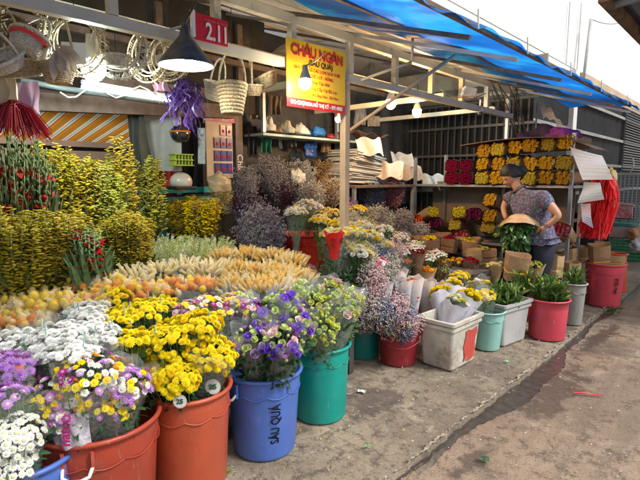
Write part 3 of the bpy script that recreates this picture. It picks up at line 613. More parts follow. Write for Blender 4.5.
tC, cC = container('plastic_barrel', 'blue plastic barrel with black stencilled letters holding purple lisianthus', 265, 462, 0, r=.19, rb=.162, h=.43, m=P_bl, group='big plastic barrels', cat='barrel', handle=(-95, 'grip'))
tD, cD = container('plastic_barrel', 'teal green round barrel right of the blue barrel', 320, 425, 0, r=.172, rb=.155, h=.44, m=P_te, group='big plastic barrels', cat='barrel')
tE, cE = container('plastic_bucket', 'dark teal bucket in the shade behind the teal barrel', 360, 360, 0, r=.165, rb=.15, h=.36, m=P_dte, group='round buckets')
tF, cF = container('plastic_bucket', 'crimson bucket with a drooping handle and dried pastel sprays', 398, 367, 0, r=.168, rb=.135, h=.29, m=P_cr, handle=(-50, 'bail'), group='round buckets')
tH, cH = container('plastic_bucket', 'pale green bucket between the dirty white tub and the grey tub', 486, 351, 0, r=.13, rb=.105, h=.32, m=P_lt, group='round buckets')
tJ, cJ = container('plastic_bucket', 'squashed pink bucket of leafy lily buds', 546, 341, 0, r=.165, rb=.15, h=.35, m=P_pk, group='round buckets', wave=False)
tK, cK = container('plastic_bucket', 'narrow grey bucket behind the squashed pink bucket', 571, 325, 0, r=.11, rb=.09, h=.40, m=P_gr, group='round buckets')
tL, cL = container('plastic_barrel', 'tall pink barrel with worn black writing at the far end of the row', 602, 307, 0, r=.195, rb=.17, h=.47, m=P_pk, group='big plastic barrels', cat='barrel')
tM, cM = container('plastic_bucket', 'bright orange red bucket just behind the tall pink barrel', 613, 292, 0, r=.12, rb=.14, h=.47, m=P_or3, group='round buckets')
tN, cN = container('plastic_barrel', 'blue barrel in the near left corner under white mums', 22, 476, 0, rim_at=.44, r=.19, rb=.16, h=.44, m=P_bl, group='big plastic barrels', cat='barrel')
tR, cR = container('plastic_bucket', 'bright red plastic tub behind the netted peach roses', 302, 236, 0, rim_at=.86, r=.24, rb=.2, h=.42, z=.44, m=P_red, group='round buckets')
M_ink = mat('black_stencil', (.012, .012, .018), .6, var=.3, vs=60)
def wraptext(s, size, c, r, az, z, m, parent, vertical=True, sx=1.):
    M = Matrix.Translation(Vector((math.cos(az) * r, math.sin(az) * r, z))) @ face((0, 0, 1) if vertical else (-math.sin(az), math.cos(az), 0), (-(-math.sin(az)), -math.cos(az), 0) if vertical else (0, 0, 1))
    o = text(s, size, m, parent, M, sx=sx, bold=.0015)
    for v in o.data.vertices:   # bend the letters round the barrel
        w_ = M @ v.co; d = w_ - Vector((0, 0, w_.z)); a = math.atan2(w_.y, w_.x); t_ = az + (Vector((-math.sin(az), math.cos(az), 0)).dot(d)) / r
        k_ = r * (.84 + .16 * min(1, w_.z / .33)) if True else r
        v.co = M.inverted() @ Vector((k_ * math.cos(t_), k_ * math.sin(t_), w_.z))
def facing(c): return math.atan2(-c.y, -c.x)
wraptext('SÁU QUÁ', .07, cC, .195, facing(cC) + R(18), .2, M_ink, tC, sx=.72)
wraptext('SÁU QUÁ', .06, cL, .2, facing(cL) + R(38), .24, M_ink, tL, sx=.7)

# square tubs
def tub(name, label, corner_px, dirx, L, Wd, h, m, lipw=.02, extra=None, group='square tubs'):
    f = PZ(*corner_px); a = Vector((math.cos(R(dirx)), math.sin(R(dirx)), 0)); b = Vector((-a.y, a.x, 0)); c = f + a * (L / 2) + b * (Wd / 2)
    t = thing(name, label, 'tub', (c.x, c.y, 0), group); mb = MB(); Q = Matrix.Rotation(R(dirx), 3, 'Z')
    def ring(l, w_, z, rad=.025): 
        P = []
        for (sx, sy) in ((1, 1), (-1, 1), (-1, -1), (1, -1)):
            for k in range(4):
                an = math.atan2(sy, sx) - R(45) + R(30) * k; P.append(Vector((c.x, c.y, 0)) + Q @ Vector((sx * (l / 2 - rad) + rad * math.cos(an), sy * (w_ / 2 - rad) + rad * math.sin(an), z)))
        return P
    k_ = 1.18; rings = [ring(L * .96, Wd * .96, .0), ring(L, Wd, .01), ring(L * (1 + (k_ - 1) * .8), Wd * (1 + (k_ - 1) * .8), h * .82), ring(L * k_ + lipw, Wd * k_ + lipw, h * .83), ring(L * k_ + lipw, Wd * k_ + lipw, h * .89), ring(L * k_, Wd * k_, h * .9), ring(L * k_, Wd * k_, h * .93), ring(L * k_ + lipw * 2, Wd * k_ + lipw * 2, h * .94), ring(L * k_ + lipw * 2, Wd * k_ + lipw * 2, h), ring(L * k_ - .012, Wd * k_ - .012, h), ring(L * .9, Wd * .9, .02)]
    V = [p for rg in rings for p in rg]; F = []
    for j in range(len(rings) - 1):
        for k in range(16): k2 = (k + 1) % 16; F.append((j * 16 + k, j * 16 + k2, (j + 1) * 16 + k2, (j + 1) * 16 + k))
    F.append(tuple((len(rings) - 1) * 16 + k for k in range(16))); mb.add(V, F); mb.build('body', m, t)
    return t, Vector((c.x, c.y, 0)), a, b
M_redp = mat('faded_red_paint', (.5, .07, .05), .6, c2=(.5, .4, .34), thr=.55, vs=18)
tG, cG, aG, bG = tub('flower_tub', 'dirty white square tub with a red painted patch, holding paper cone bouquets', (451, 372), 88, .36, .25, .37, P_dirtyw)
mb = MB(); pass
mb.sheet(lambda u, v: cG + aG * (-.02 + u * .17 + .012 * math.sin(v * 9)) - bG * (.1265 + .0185 * (.10 + .6 * v) / .82 * 1.02 + .0035) + Vector((0, 0, .03 + v * .24 + .008 * math.sin(u * 8))), 4, 6); mb.build('painted_patch', M_redp, tG)
tI, cI, aI, bI = tub('flower_tub', 'grey square tub with lily buds beside the pink bucket', (503, 347), 80, .34, .2, .36, plastic('tub_grey', (.42, .43, .43)))

# ---------------------------------------------------------------- staging under the beds
M_stage = mat('dark_wet_boards', (.05, .04, .035), .7, var=.3)
def stage(name, label, x0, x1, y0, y1, h):
    t = thing(name, label, 'bench', ((x0 + x1) / 2, (y0 + y1) / 2, 0)); mb = MB(); mb.box(((x0 + x1) / 2, (y0 + y1) / 2, h - .02), (x1 - x0, y1 - y0, .04)); mb.build('top', M_stage, t)
    for x in (x0 + .04, x1 - .04):
        for y in (y0 + .04, y1 - .04): mb = MB(); mb.box((x, y, (h - .04) / 2), (.05, .05, h - .04)); mb.build('leg', M_stage, t)
stage('display_bench', 'low dark bench under the front beds of mums and netted roses', -3.25, -2.08, -.2, 2.62, .4)
stage('display_bench', 'dark bench under the golden flower spikes', -4.1, -3.3, -.6, 2.7, .5)
stage('display_bench', 'dark bench under the dried flowers by the rear wall', -4.15, -2.75, 3.3, 5.0, .45)
BG = {}
def skirt(r, top, Rr, n, kinds, hs=1.):
    ks = [H[k] for k, c in kinds for _ in range(c)]
    for i in range(n):
        a = random.uniform(0, 6.28); h = random.random() ** 1.3; q = Rr * (1.02 - .3 * h); p = top + Vector((math.cos(a) * q, math.sin(a) * q, -h * Rr * .8 + .01)); me, s = random.choice(ks); inst(me, 'blossom', r, p - r.location, Vector((math.cos(a), math.sin(a), .55 - .4 * h)) + JV(.3), s * hs * random.uniform(.8, 1.1))
def bed(px, py, z, Rr, n, kinds, label, drop=.38, group=None, lean=0., name='chrysanthemum_bouquet', cat='bouquet', base=None, **k):
    top = PZ(px, py, z)
    if base is None: base = (top.x + lean * -.1, top.y + .02, z - drop)
    sk = k.pop('sk', 0); r = bouquet(name, label, cat, base, top, Rr, n, kinds, group=group, **k)
    if sk: skirt(r, top, Rr, sk, kinds, k.get('hs', 1.))
    return r

# A: mixed button mums
mix = [('ybut', 5), ('lbut', 4), ('wbut', 4), ('mbut', 2), ('obut', 1), ('pbut', 1)]
def inb(c, k=.12, z=.12): return (c.x + J(.05), c.y + J(.05), z)
for (px, py, z, Rr, n, kk, lb) in (
    (68, 402, .61, .105, 58, mix, 'mixed yellow, white and lilac mums, nearest bunch in the brick orange barrel'),
    (112, 400, .60, .085, 40, [('ybut', 5), ('lbut', 3), ('wbut', 1), ('obut', 1)], 'yellow and lilac button mums in cellophane at the right rim of the brick orange barrel'),
    (52, 386, .67, .1, 44, mix, 'mixed button mums at the left rear of the brick orange barrel'),
    (92, 372, .72, .115, 52, mix, 'large mixed button mum bunch crowning the brick orange barrel'),
    (127, 381, .67, .085, 34, [('lbut', 3), ('wbut', 4), ('last', 2), ('ybut', 2)], 'lilac and white mums beside the yellow mums in the brick orange barrel')):
    b_ = bed(px, py, z, Rr, n, kk, lb, base=inb(cA), group='mixed button mum bouquets', kd=.35, leaf=(M_leafd, 70, .045, .016), sk=34, wrap=M_cello2)
    if px == 68: bqA = b_
# B: yellow mums
for (px, py, z, Rr, n, lb) in (
    (122, 368, .58, .09, 46, 'yellow chrysanthemum bunch between the brick orange and light orange barrels'), (152, 374, .57, .1, 56, 'yellow chrysanthemum bunch at the front left of the light orange barrel'),
    (136, 352, .64, .1, 46, 'yellow chrysanthemum bunch at the left side of the light orange barrel'), (176, 374, .58, .11, 55, 'yellow chrysanthemum bunch at the front of the light orange barrel'),
    (212, 352, .64, .11, 55, 'yellow chrysanthemum bunch with paper collar at the right of the light orange barrel'), (168, 336, .72, .12, 60, 'big yellow chrysanthemum bunch crowning the light orange barrel'),
    (196, 324, .76, .11, 50, 'yellow chrysanthemum bunch at the back of the light orange barrel')):
    b_ = bed(px, py, z, Rr, n, [('ymum', 6), ('ymum2', 1)], lb, base=inb(cB), group='yellow chrysanthemum bouquets', kd=.4, straws=2, leaf=(M_leafd, 90, .05, .02), sk=36, wrap=M_cello2 if px in (212, 175, 150) else None)
# paper tags with 25 at the rim of B
def disc_tag(px, py, X, s, body, lb, size=.03):
    p = PZ(px, py + 9, .475) + Vector((0, 0, size * .9)); t = thing('price_tag', lb, 'tag', p, 'round paper tags'); M = face((.74, .68, 0), (0, .1, 1)); mb = MB()
    mb.M = Matrix.Translation(p) @ M; mb.add([(size * math.cos(k * .2618), size * math.sin(k * .2618), 0) for k in range(24)], [tuple(range(24))]); mb.cur = 1
    mb.add([(size * 1.12 * math.cos(k * .2618), size * 1.12 * math.sin(k * .2618), -.001) for k in range(24)], [tuple(range(24))]); mb.build('paper', [M_whitep, mat('tag_ring', (.5, .45, .4), .6)], t)
    text(body, size * 1.0, mat('tag_ink', (.02, .1, .07), .5), t, Matrix.Translation((0, 0, 0)) @ M @ Matrix.Translation((0, 0, .0015)), sx=1.1, bold=.0012)
disc_tag(213, 384, -1.665, 1, '25', 'white round paper tag reading 25 at the right rim of the light orange barrel', .031)
disc_tag(180, 398, -1.66, 1, '25', 'white round paper tag reading 25 tucked low among the yellow mums', .026)
# wide printed cellophane band with magenta letters on A's nearest bouquet
g_ = PZ(66, 448, .485) + Vector((0, 0, .05))
mb = MB(); mb.M = Matrix.Translation(g_ - bqA.location) ; 
tn = Vector((-g_.y * 0 + .74, .68, 0)).normalized(); nn_ = Vector((tn.y, -tn.x, 0))
mb = MB(); mb.sheet(lambda u, v: g_ - bqA.location * 0 - nn_ * .012 + tn * (u - .5) * .13 - nn_ * (.03 * (2 * u - 1) ** 2) + nn_ * .004 * math.sin(u * 17 + v * 5) + Vector((0, 0, (v - .5) * .12 + .006 * math.sin(u * 11))), 16, 10)
mb.build('printed_sleeve', mat('printed_sleeve', (.72, .68, .76), .15, alpha=.72, bump=1., bs=22, c2=(.25, .2, .3), thr=.56, vs=40, coat=1), bqA, True)
t_ = text('nato', .05, mat('magenta_ink', (.5, .01, .2), .5), bqA, Matrix.Translation(g_ - bqA.location) @ face((.05, .0, 1), -tn), bold=.0012)
# near left white mums in N
for (px, py, z, Rr, n, lb) in ((14, 436, .6, .085, 60, 'white button mums in cellophane, upper of the two in the near left corner'), (10, 462, .52, .08, 55, 'white button mums in cellophane, lowest in the near left corner')):
    bed(px, py, z, Rr, n, [('wbut', 1)], lb, base=(cN.x, cN.y, .12), group='white button mum bouquets', kd=.5, leaf=(M_leafd, 30, .04, .015), hs=.9)
bed(4, 372, .74, .1, 42, [('last', 6), ('rast', 1)], 'lilac aster bunch at the left picture edge above the white button mums', group='lilac aster bouquets', kd=.5, name='aster_bouquet')
bed(6, 398, .70, .07, 20, [('last', 3), ('lbut', 2)], 'small purple bunch low at the left picture edge', group='lilac aster bouquets', kd=.5, name='aster_bouquet')
# white mum bed
wl = ['at the left end of the white row', 'in the middle of the white row', 'right of the middle of the white row, by the red tags', 'in front of the netted yellow roses', 'lowest in the white row, above the mixed mums', 'at the right end of the white row', 'at the far upper right of the white row']
for i, (px, py, z, Rr, n) in enumerate(((14, 344, .76, .13, 75), (45, 352, .74, .12, 70), (60, 336, .79, .12, 64), (84, 326, .8, .1, 50), (70, 352, .77, .1, 52), (100, 336, .77, .085, 36), (88, 312, .82, .09, 40))):
    bed(px, py, z, Rr, n, [('wmum', 1)], 'white chrysanthemum bunch ' + wl[i], group='white chrysanthemum bouquets', kd=.3, straws=2, wrap=None if i % 2 else M_cello, leaf=(M_leafd, 40, .05, .018))
# yellow mum bed further back
yl = ['behind the light orange barrel, left of its paper strips', 'bright yellow, left of the big yellow barrel bunches', 'at the back beside the pale netted roses', 'between white row and netted roses', 'under the mixed pink row']
for i, (px, py, z, Rr, n) in enumerate(((118, 318, .79, .1, 46), (140, 312, .8, .11, 48), (112, 297, .83, .09, 34), (128, 338, .75, .08, 34), (158, 306, .8, .09, 36))):
    bed(px, py, z, Rr, n, [('ymum', 1), ('ymum2', 1)] if i == 2 else [('ymum', 1)], 'yellow mums ' + yl[i], group='yellow chrysanthemum bouquets', kd=.35, straws=2, wrap=None)
# mixed pink and yellow row
for i, (px, py, z, Rr, n) in enumerate(((188, 308, .79, .08, 34), (208, 302, .79, .08, 36), (232, 300, .78, .085, 36), (250, 306, .76, .07, 28), (220, 314, .74, .07, 26))):
    bed(px, py, z, Rr, n, [('mbut', 3), ('pbut', 4), ('ybut', 4), ('wbut', 2)], ('magenta and pink mums ' + ['leftmost in the row behind the yellow barrel bunches', 'second in the row behind the yellow barrel bunches', 'in the middle of the row below the peach netted roses', 'beside the purple lisianthus', 'low behind the blue barrel'][i]), group='pink and yellow mum bouquets', kd=.3, hs=1.1, wrap=None if i % 2 else M_cello)
# netted roses, left bed
nl = ['far left', 'second from the left', 'third from the left', 'fourth from the left', 'at the right end']
k = 0
for row, (z, pts) in enumerate(((.84, ((8, 282), (36, 278), (62, 280), (90, 284), (116, 290))), (.79, ((10, 304), (38, 306), (66, 306), (92, 306))), (.74, ((6, 324), (30, 324))))):
    for i, (px, py) in enumerate(pts):
        bed(px, py, z, .105, 26, [('nety', 5), ('neto', 1 + (i > 2) * 3), ('netp', 2)], 'yellow roses in foam nets, ' + ['back', 'middle', 'front'][row] + ' row, ' + nl[i], drop=.36, group='netted yellow rose bouquets', kd=.35, name='netted_rose_bouquet', hs=1.15, over=.04, wrap=M_cello if (i + row) % 2 else None, leaf=(M_leafy, 12, .05, .015))
# white/pale netted bed
for i, (px, py, kk, lb) in enumerate(((132, 280, 'netcw', 'pale cream netted roses left of the centre, over the orange ones'), (158, 274, 'netcw', 'pale cream netted roses in the middle of the pale group'), (184, 270, 'netcw', 'pale cream netted roses below the white feathery branches'), (206, 272, 'netcw', 'pale cream netted roses touching the peach ones'), (146, 294, 'neto', 'orange netted roses behind the yellow mums'), (172, 290, 'neto', 'orange netted roses under the pale cream ones'), (196, 288, 'neto', 'small orange netted roses next to the mixed mums'))):
    bed(px, py, .83 - .03 * (i > 3), .11, 28, [(kk, 6), ('netp', 1), ('nety', 1 if i > 3 else 0)], lb, drop=.36, group='pale and orange netted rose bouquets', kd=.35, name='netted_rose_bouquet', hs=1.05, straws=1, wrap=None if i % 2 else M_cello, leaf=None)
# peach netted bed
rn = ['rear', 'middle', 'front']
for row, (z, pts) in enumerate(((.80, ((222, 258), (246, 256), (270, 258), (290, 264))), (.77, ((218, 272), (240, 272), (262, 274), (284, 276))), (.74, ((232, 287), (256, 288), (278, 286), (298, 280))))):
    for i, (px, py) in enumerate(pts):
        bed(px, py, z, .125, 52, [('netc', 5), ('netco', 2), ('netcw', 2)], 'peach roses in pointed foam nets, ' + rn[row] + ' row, ' + ['leftmost', 'second from left', 'third from left', 'rightmost'][i], drop=.34, group='peach netted rose bouquets', kd=.3, name='netted_rose_bouquet', hs=1.05, straws=1, wrap=M_cello if row == 2 else None, leaf=None)
# C: lisianthus
lis = [('plis', 3), ('llis', 2), ('glis', 8), ('gbud', 5), ('wlis', 2)]
for (px, py, z, Rr, n, lb) in ((252, 342, .62, .085, 20, 'purple and green lisianthus at the left front of the blue barrel'), (284, 344, .62, .085, 20, 'purple lisianthus with a pale pink bloom at the right front of the blue barrel'),
    (262, 318, .7, .1, 24, 'purple and lime lisianthus rising in the middle of the blue barrel'), (284, 306, .76, .09, 22, 'dark purple lisianthus at the back of the blue barrel'), (244, 308, .74, .08, 18, 'lilac lisianthus at the back left of the blue barrel'), (298, 326, .68, .075, 16, 'white and lilac lisianthus at the right side of the blue barrel')):
    bed(px, py, z, Rr, n, lis, lb, base=inb(cC), group='lisianthus bouquets', kd=.8, hs=.95, name='lisianthus_bouquet', leaf=(M_leafd, 110, .06, .024), over=.08, sk=16, wrap=M_cello2)
# D: green-yellow buds
dd = [('lrose', 4), ('glis', 4), ('lbud', 5), ('gbud', 3), ('wlis', 1)]
for (px, py, z, Rr, n, lb) in ((322, 330, .58, .09, 24, 'lime rose buds at the front of the teal barrel'), (344, 312, .63, .09, 22, 'lime rose buds leaning out right of the teal barrel'), (316, 308, .68, .085, 22, 'lime rose buds rising at the left of the teal barrel'), (330, 294, .74, .09, 24, 'tallest lime rose buds at the back of the teal barrel'), (352, 300, .66, .07, 16, 'small lime buds at the far right over the teal barrel'), (302, 292, .76, .07, 16, 'yellow green buds between the lisianthus and the teal barrel')):
    bed(px, py, z, Rr, n, dd, lb, base=inb(cD), group='lime rose bouquets', kd=.8, name='rose_bouquet', leaf=(M_leaf, 90, .05, .02), over=.08, sk=14, wrap=M_cello2)

# sprig clouds (dried flowers)
def cloud(px, py, z, Rr, n, cm, label, hgt=.4, base=None, sm=M_dry, kd=.8, name='dried_bouquet', kind='sprig', X=None, wrap=None, group='dried flower bunches', Ln=None, cat='bouquet'):
    top = PZ(px, py, z) if X is None else PX(px, py, X); base = Vector(base) if base is not None else Vector((top.x - .02, top.y + .02, top.z - hgt)); ax = (top - base); r = thing(name, label, cat, base, group)
    me = [head(kind, c, sm) for c in (cm if isinstance(cm, list) else [cm])]; Lh = ax.length
    for (p, nn, rr) in dome(int(n * 1.6), Rr * 1.1, ax, top, kd):
        d = (p - base); b0 = base + JV(Rr * .12); L = (p - b0).length * random.uniform(.92, 1.08)
        s = L; w_ = Ln or (min(1.0, .55 + Rr) * 1.0)
        inst(random.choice(me), 'spray' if kind == 'sprig' else 'branch', r, b0 - base, p - b0, (s * w_, s * w_, s))
    if wrap: wb_ = MB(); wrapper(wb_, base, top, .04, Rr * 1.0); wb_.build('wrapper', wrap, r, True)
    return r
past = [petal('dusty_pink_dry', (.6, .36, .42)), petal('pale_blue_dry', (.35, .42, .62)), C_wdry, C_palep]
cloud(392, 308, .46, .14, 26, past, 'pastel dried sprays filling the crimson bucket', base=(cF.x, cF.y, .06), Ln=.8)
cloud(408, 318, .40, .09, 12, [C_palep, C_cream, C_blue], 'small pinkish dried spray at the right rim of the crimson bucket', base=(cF.x, cF.y, .06), Ln=.8)
cloud(366, 302, .52, .11, 18, [C_grey, C_wdry, C_palep], 'greyish pink dried sprays in the dark teal bucket', base=(cE.x, cE.y, .1), Ln=.8)

# back golden spikes
def spikes(px, py, z, Rr, n, kind_m, sm, label, X, L, name='snapdragon_bunch', kind='spike', lean=.12, fan=1., group='golden flower spike bunches', tie=None, hn='flower_spike', W=1.):
    top = PX(px, py, X); base = Vector((top.x, top.y, top.z - L)); r = thing(name, label, 'flower bunch', base, group)
    mes = [head(kind, c, sm) for c in (kind_m if isinstance(kind_m, list) else [kind_m])]
    for i in range(n):
        rr = math.sqrt((i + .5) / n); a = i * 2.39996; b0 = Vector((math.cos(a), math.sin(a), 0)) * rr * Rr * .35; tp = Vector((math.cos(a) * rr * Rr * fan, math.sin(a) * rr * Rr * fan, L * random.uniform(.86, 1.06) * (1 - .12 * rr)))
        l = (tp - b0).length; inst(random.choice(mes), hn, r, b0, tp - b0, (W * (.7 + l * .3), W * (.7 + l * .3), l))
    if tie:
        mb = MB(); 
        for k in range(60): a = random.uniform(0, 6.28); p = base + Vector((math.cos(a) * Rr * .55, math.sin(a) * Rr * .55, L * random.uniform(.2, .8))); mb.leaf(p, JV(1), .06, .042); mb.leaf(p, JV(1), .06, .042)
        mb.build('red_flowers', tie, r, True)
    bk = MB(); return r
GG = [C_gold, C_golden]
Mls = mat('olive_stem', (.08, .1, .025), .6, var=.2, objv=.1)
for a_ in (
    (10, 208, 0, .2, 50, GG, Mls, 'dense golden spike mound at the lower left, against the picture edge', -2.75, .55), (48, 207, 0, .2, 46, GG, Mls, 'dense golden spike mound left of the red tied stems', -2.8, .55),
    (70, 214, 0, .14, 26, GG, Mls, 'golden spike mound touching the red tied stems', -2.75, .5), (124, 210, 0, .17, 60, GG, Mls, 'dense golden spike mound right of the red tied stems', -2.95, .55)):
    spikes(*a_, W=1.35)
for a_ in (
    (45, 142, 0, .2, 30, GG, Mls, 'tall golden spikes behind the lower mound, left clump', -3.3, .85), (72, 148, 0, .2, 30, GG, Mls, 'tall golden spikes behind the lower mound, middle clump', -3.35, .85), (95, 152, 0, .15, 16, [C_lime, C_gold], Mls, 'thin lime green spikes above the red tied stems', -3.3, .8),
    (120, 136, 0, .09, 9, GG, Mls, 'few tall leaning golden spikes right of the centre clump', -3.3, .75), (108, 170, 0, .14, 14, [C_lime], Mls, 'pale lime spikes between the tall clump and the right mound', -3.25, .6), (148, 152, 0, .11, 12, [C_lime, C_gold], Mls, 'slender golden spikes standing alone in front of the hanging grey cloth', -3.45, .75)):
    spikes(*a_, W=1.35)
M_glad = mat('olive_bud_green', (.06, .085, .022), .55, var=.35, vs=20, objv=.15)
for i, a_ in enumerate(((6, 132, 0, .14, 40, C_red, M_glad, 'dark green gladioli with red tips against the left picture edge', -3.1, .9), (28, 138, 0, .13, 34, C_red, M_glad, 'dark green gladioli with red tips beside the golden spikes', -3.1, .85))):
    spikes(*a_, name='gladiolus_bunch', kind='glad', group='gladiolus bunches', tie=C_red, hn='stalk', W=1.15)
spikes(86, 222, 0, .08, 22, C_red, mat('long_green_stems', (.12, .2, .07), .6, var=.3), 'bunch of long green stems with scarlet flowers between two golden mounds', -2.6, .42, name='gladiolus_bunch', kind='glad', group='gladiolus bunches', tie=C_red, hn='stalk', W=1.5)
spikes(192, 196, 0, .26, 80, [C_golden, C_yel], Mls, 'block of short yellow spikes packed upright beside the dark pillar', -3.75, .42, fan=1.0, W=1.5)
for (px, lb) in ((166, 'left'), (190, 'middle'), (214, 'right')):
    cloud(px, 246, 0, .17, 40, [petal('pale_green_tip', (.72, .76, .5)), C_grn], 'white green feathery branches behind the pale netted roses, ' + lb + ' bunch', X=-3.15, hgt=.3, sm=M_leafy, kind='bristle', kd=.3, name='branch_bunch', Ln=1., group='feathery branch bunches', cat='branches')
# dark heather by pillar
for (px, py, X, Rr, n, c, lb) in ((262, 226, -3.3, .25, 40, [C_viol, C_grey], 'big dark grey heather bush in a navy bucket'), (250, 204, -3.7, .2, 24, [C_dkp, C_viol], 'dark purple dried bush right of the pillar'), (286, 190, -3.9, .22, 26, [C_dkp, C_grey], 'blackish dried bush behind the heather'),
    (300, 172, -4.0, .2, 24, [C_grey, C_wdry], 'grey dried bunch high by the rear wall, left of the tan one'), (270, 170, -4.0, .2, 22, [C_grey, C_leafd] if False else [C_grey], 'dusty grey dried bunch under the wall shelf'), (325, 170, -4.0, .18, 22, [C_tandry], 'tan dried grasses in front of the rear wall'),
    (245, 178, -4.0, .16, 16, [C_grey], 'thin grey dried twigs beside the dark pillar'), (312, 190, -3.6, .16, 20, [C_wdry, C_grey], 'pale grey dried bunch above the red tub'), (330, 185, -3.6, .14, 16, [C_tandry, C_wdry], 'straw coloured dried bunch left of the tan post'),
    (356, 175, -3.9, .16, 20, [C_wdry, C_tandry], 'white and straw dried bunch right of the tan post'), (372, 190, -3.6, .15, 20, [C_blue, C_grey], 'bluish dried bunch beside the rose coloured one'), (392, 188, -3.5, .17, 26, [C_rosed], 'rose coloured dried grasses in front of the newspapers'),
    (378, 214, -3.2, .16, 22, [C_grey, C_wdry], 'white speckled grey dried bunch under the rose coloured grasses'), (402, 216, -3.15, .14, 20, [C_grey], 'dark grey dried bunch left of the kraft paper bunches'), (350, 205, -3.3, .1, 14, [C_lil, C_blue], 'small violet dried bunch beside the tan post'),
    (366, 226, -3.0, .12, 20, [C_wdry, C_leaf] if False else [C_wdry, C_grn], 'greenish white dried bunch behind the cream rose bed'), (222, 190, -3.95, .1, 10, [C_cream], 'cream dried bunch in front of the pouch board')):
    cloud(px, py, 0, Rr, n, c, lb, X=X, hgt=.42, Ln=.7)
cH1 = container('plastic_bucket', 'navy bucket under the big dark heather bush', 268, 254, 0, rim_at=.72, r=.22, rb=.18, h=.3, z=0.42, m=P_navy, group='round buckets')
# yellow and white roses by the post
def zx(px, py, X, Rr, n, kinds, label, drop=.32, **k):
    top = PX(px, py, X); return bouquet(k.pop('name', 'rose_bouquet'), label, 'bouquet', (top.x, top.y, top.z - drop), top, Rr, n, kinds, **k)
zx(308, 208, -3.2, .13, 44, [('wrose', 5), ('crose', 1)], 'white roses in cellophane above the red tub', kd=.5)
zx(328, 215, -3.15, .13, 44, [('yrose', 3), ('crose', 3)], 'yellow roses in cellophane left of the tan post', kd=.4)
zx(357, 211, -3.15, .11, 34, [('yrose', 4), ('crose', 1)], 'yellow roses in cellophane right of the tan post', kd=.4)
cb = ['rear left', 'rear middle', 'rear right', 'front left', 'front middle', 'front right']
for i, (px, py) in enumerate(((334, 236), (352, 234), (370, 238), (342, 247), (360, 248), (380, 246))):
    zx(px, py, -2.26, .1, 44, [('crose', 5), ('wrose', 2), ('yrose', 2 + 3 * (i in (1, 2)))], 'cream and white roses in the bed beside the tan post, ' + cb[i] + ' bunch', kd=.4, drop=.42, group='cream rose bouquets')
zx(334, 240, -2.16, .045, 9, [('rrose', 1)], 'small bunch of red roses in the cream rose bed', kd=.3, wrap=mat('red_paper', (.6, .02, .02), .5, trans=.2), wr=1.4, drop=.13)
cloud(364, 252, 0, .1, 20, [C_cream, C_wdry], 'cream dried spray in front of the rose bed', X=-2.2, hgt=.35, Ln=.9)
cloud(378, 254, 0, .1, 20, [C_blue], 'dusty blue dried spray beside the cream one', X=-2.25, hgt=.35, Ln=.9)
cloud(394, 248, 0, .1, 20, [C_palep, C_wdry], 'pale pink dried spray at the right of the blue spray', X=-2.35, hgt=.35, Ln=.9)
for i, (px, py, X, kk, lb) in enumerate(((340, 226, -2.55, [('crose', 3), ('yrose', 1)], 'cream roses directly behind the tan post'), (362, 228, -2.55, [('wrose', 3), ('yrose', 2)], 'white and yellow roses behind the cream bed, right of the post'), (384, 232, -2.5, [('wrose', 3), ('gbud', 2)], 'white roses with green buds behind the dusty blue spray'),
    (400, 238, -2.5, [('wbut', 3), ('pbut', 2)], 'whitish pink blooms behind the pale pink spray'), (358, 254, -2.16, [('wrose', 2), ('crose', 4)], 'cream roses low in front of the bed, beside the leafy plant'), (296, 214, -3.1, [('wrose', 3), ('crose', 2)], 'white roses at the left side of the red tub'), (320, 222, -3.0, [('crose', 3), ('yrose', 1)], 'cream roses at the right side of the red tub'),
    (414, 246, -2.45, [('wbut', 2), ('gbud', 2), ('lbut', 1)], 'white blooms with green buds before the brown paper bundles'), (376, 264, -2.1, [('pbut', 2), ('wbut', 2), ('prose', 1)], 'pale pink mixed blooms above the pink tissue'))):
    zx(px, py, X, .1, 46, kk, lb, kd=.45, drop=.35, hs=1.05, wrap=M_cello if i % 2 else None, group='mixed pale bouquets in the middle of the stall')
for (px, py, X, c, lb) in ((374, 270, -2.05, [C_palep, C_wdry], 'lilac pink dried spray behind the pink tissue'), (386, 262, -2.15, [C_wdry], 'white dried spray between blue spray and white cones'), (420, 228, -3.0, [C_grey, C_wdry], 'grey dried spray left of the brown bundles'), (352, 218, -2.9, [C_wdry, C_cream], 'whitish dried spray behind the tan post')):
    cloud(px, py, 0, .1, 18, c, lb, X=X, hgt=.35, Ln=.9)
# pale hydrangea-like bed
hl = ['nearest', 'second', 'third', 'fourth', 'farthest']
for i, (px, py) in enumerate(((398, 256), (412, 252), (424, 262), (436, 258), (440, 268))):
    zx(px, py - 3, -2.35, .11, 90, [('wbut', 3), ('pbut', 1)] if i != 2 else [('wbut', 1)], 'pale bluish white blooms behind the white paper bouquets, ' + hl[i] + ' from the crimson bucket', kd=.4, hs=.8, wrap=None, name='hydrangea_bouquet', group='pale bloom bouquets', drop=.3)
# pink wrapped thing, left of papers
M_pinkp = mat('pink_tissue', (.62, .14, .18), .6, trans=.4, bump=.4, bs=12)
for i, (px, py, X) in enumerate(((364, 276, -2.4), (356, 284, -2.35))):
    zx(px, py, X, .085, 14, [('prose', 1)], ['pink tissue wrapped roses left of the white paper cones', 'pink tissue wrapped roses lower, by the green potted plant'][i], wrap=M_pinkp, wr=1.3, over=.06, drop=.28, group='pink wrapped bouquets')
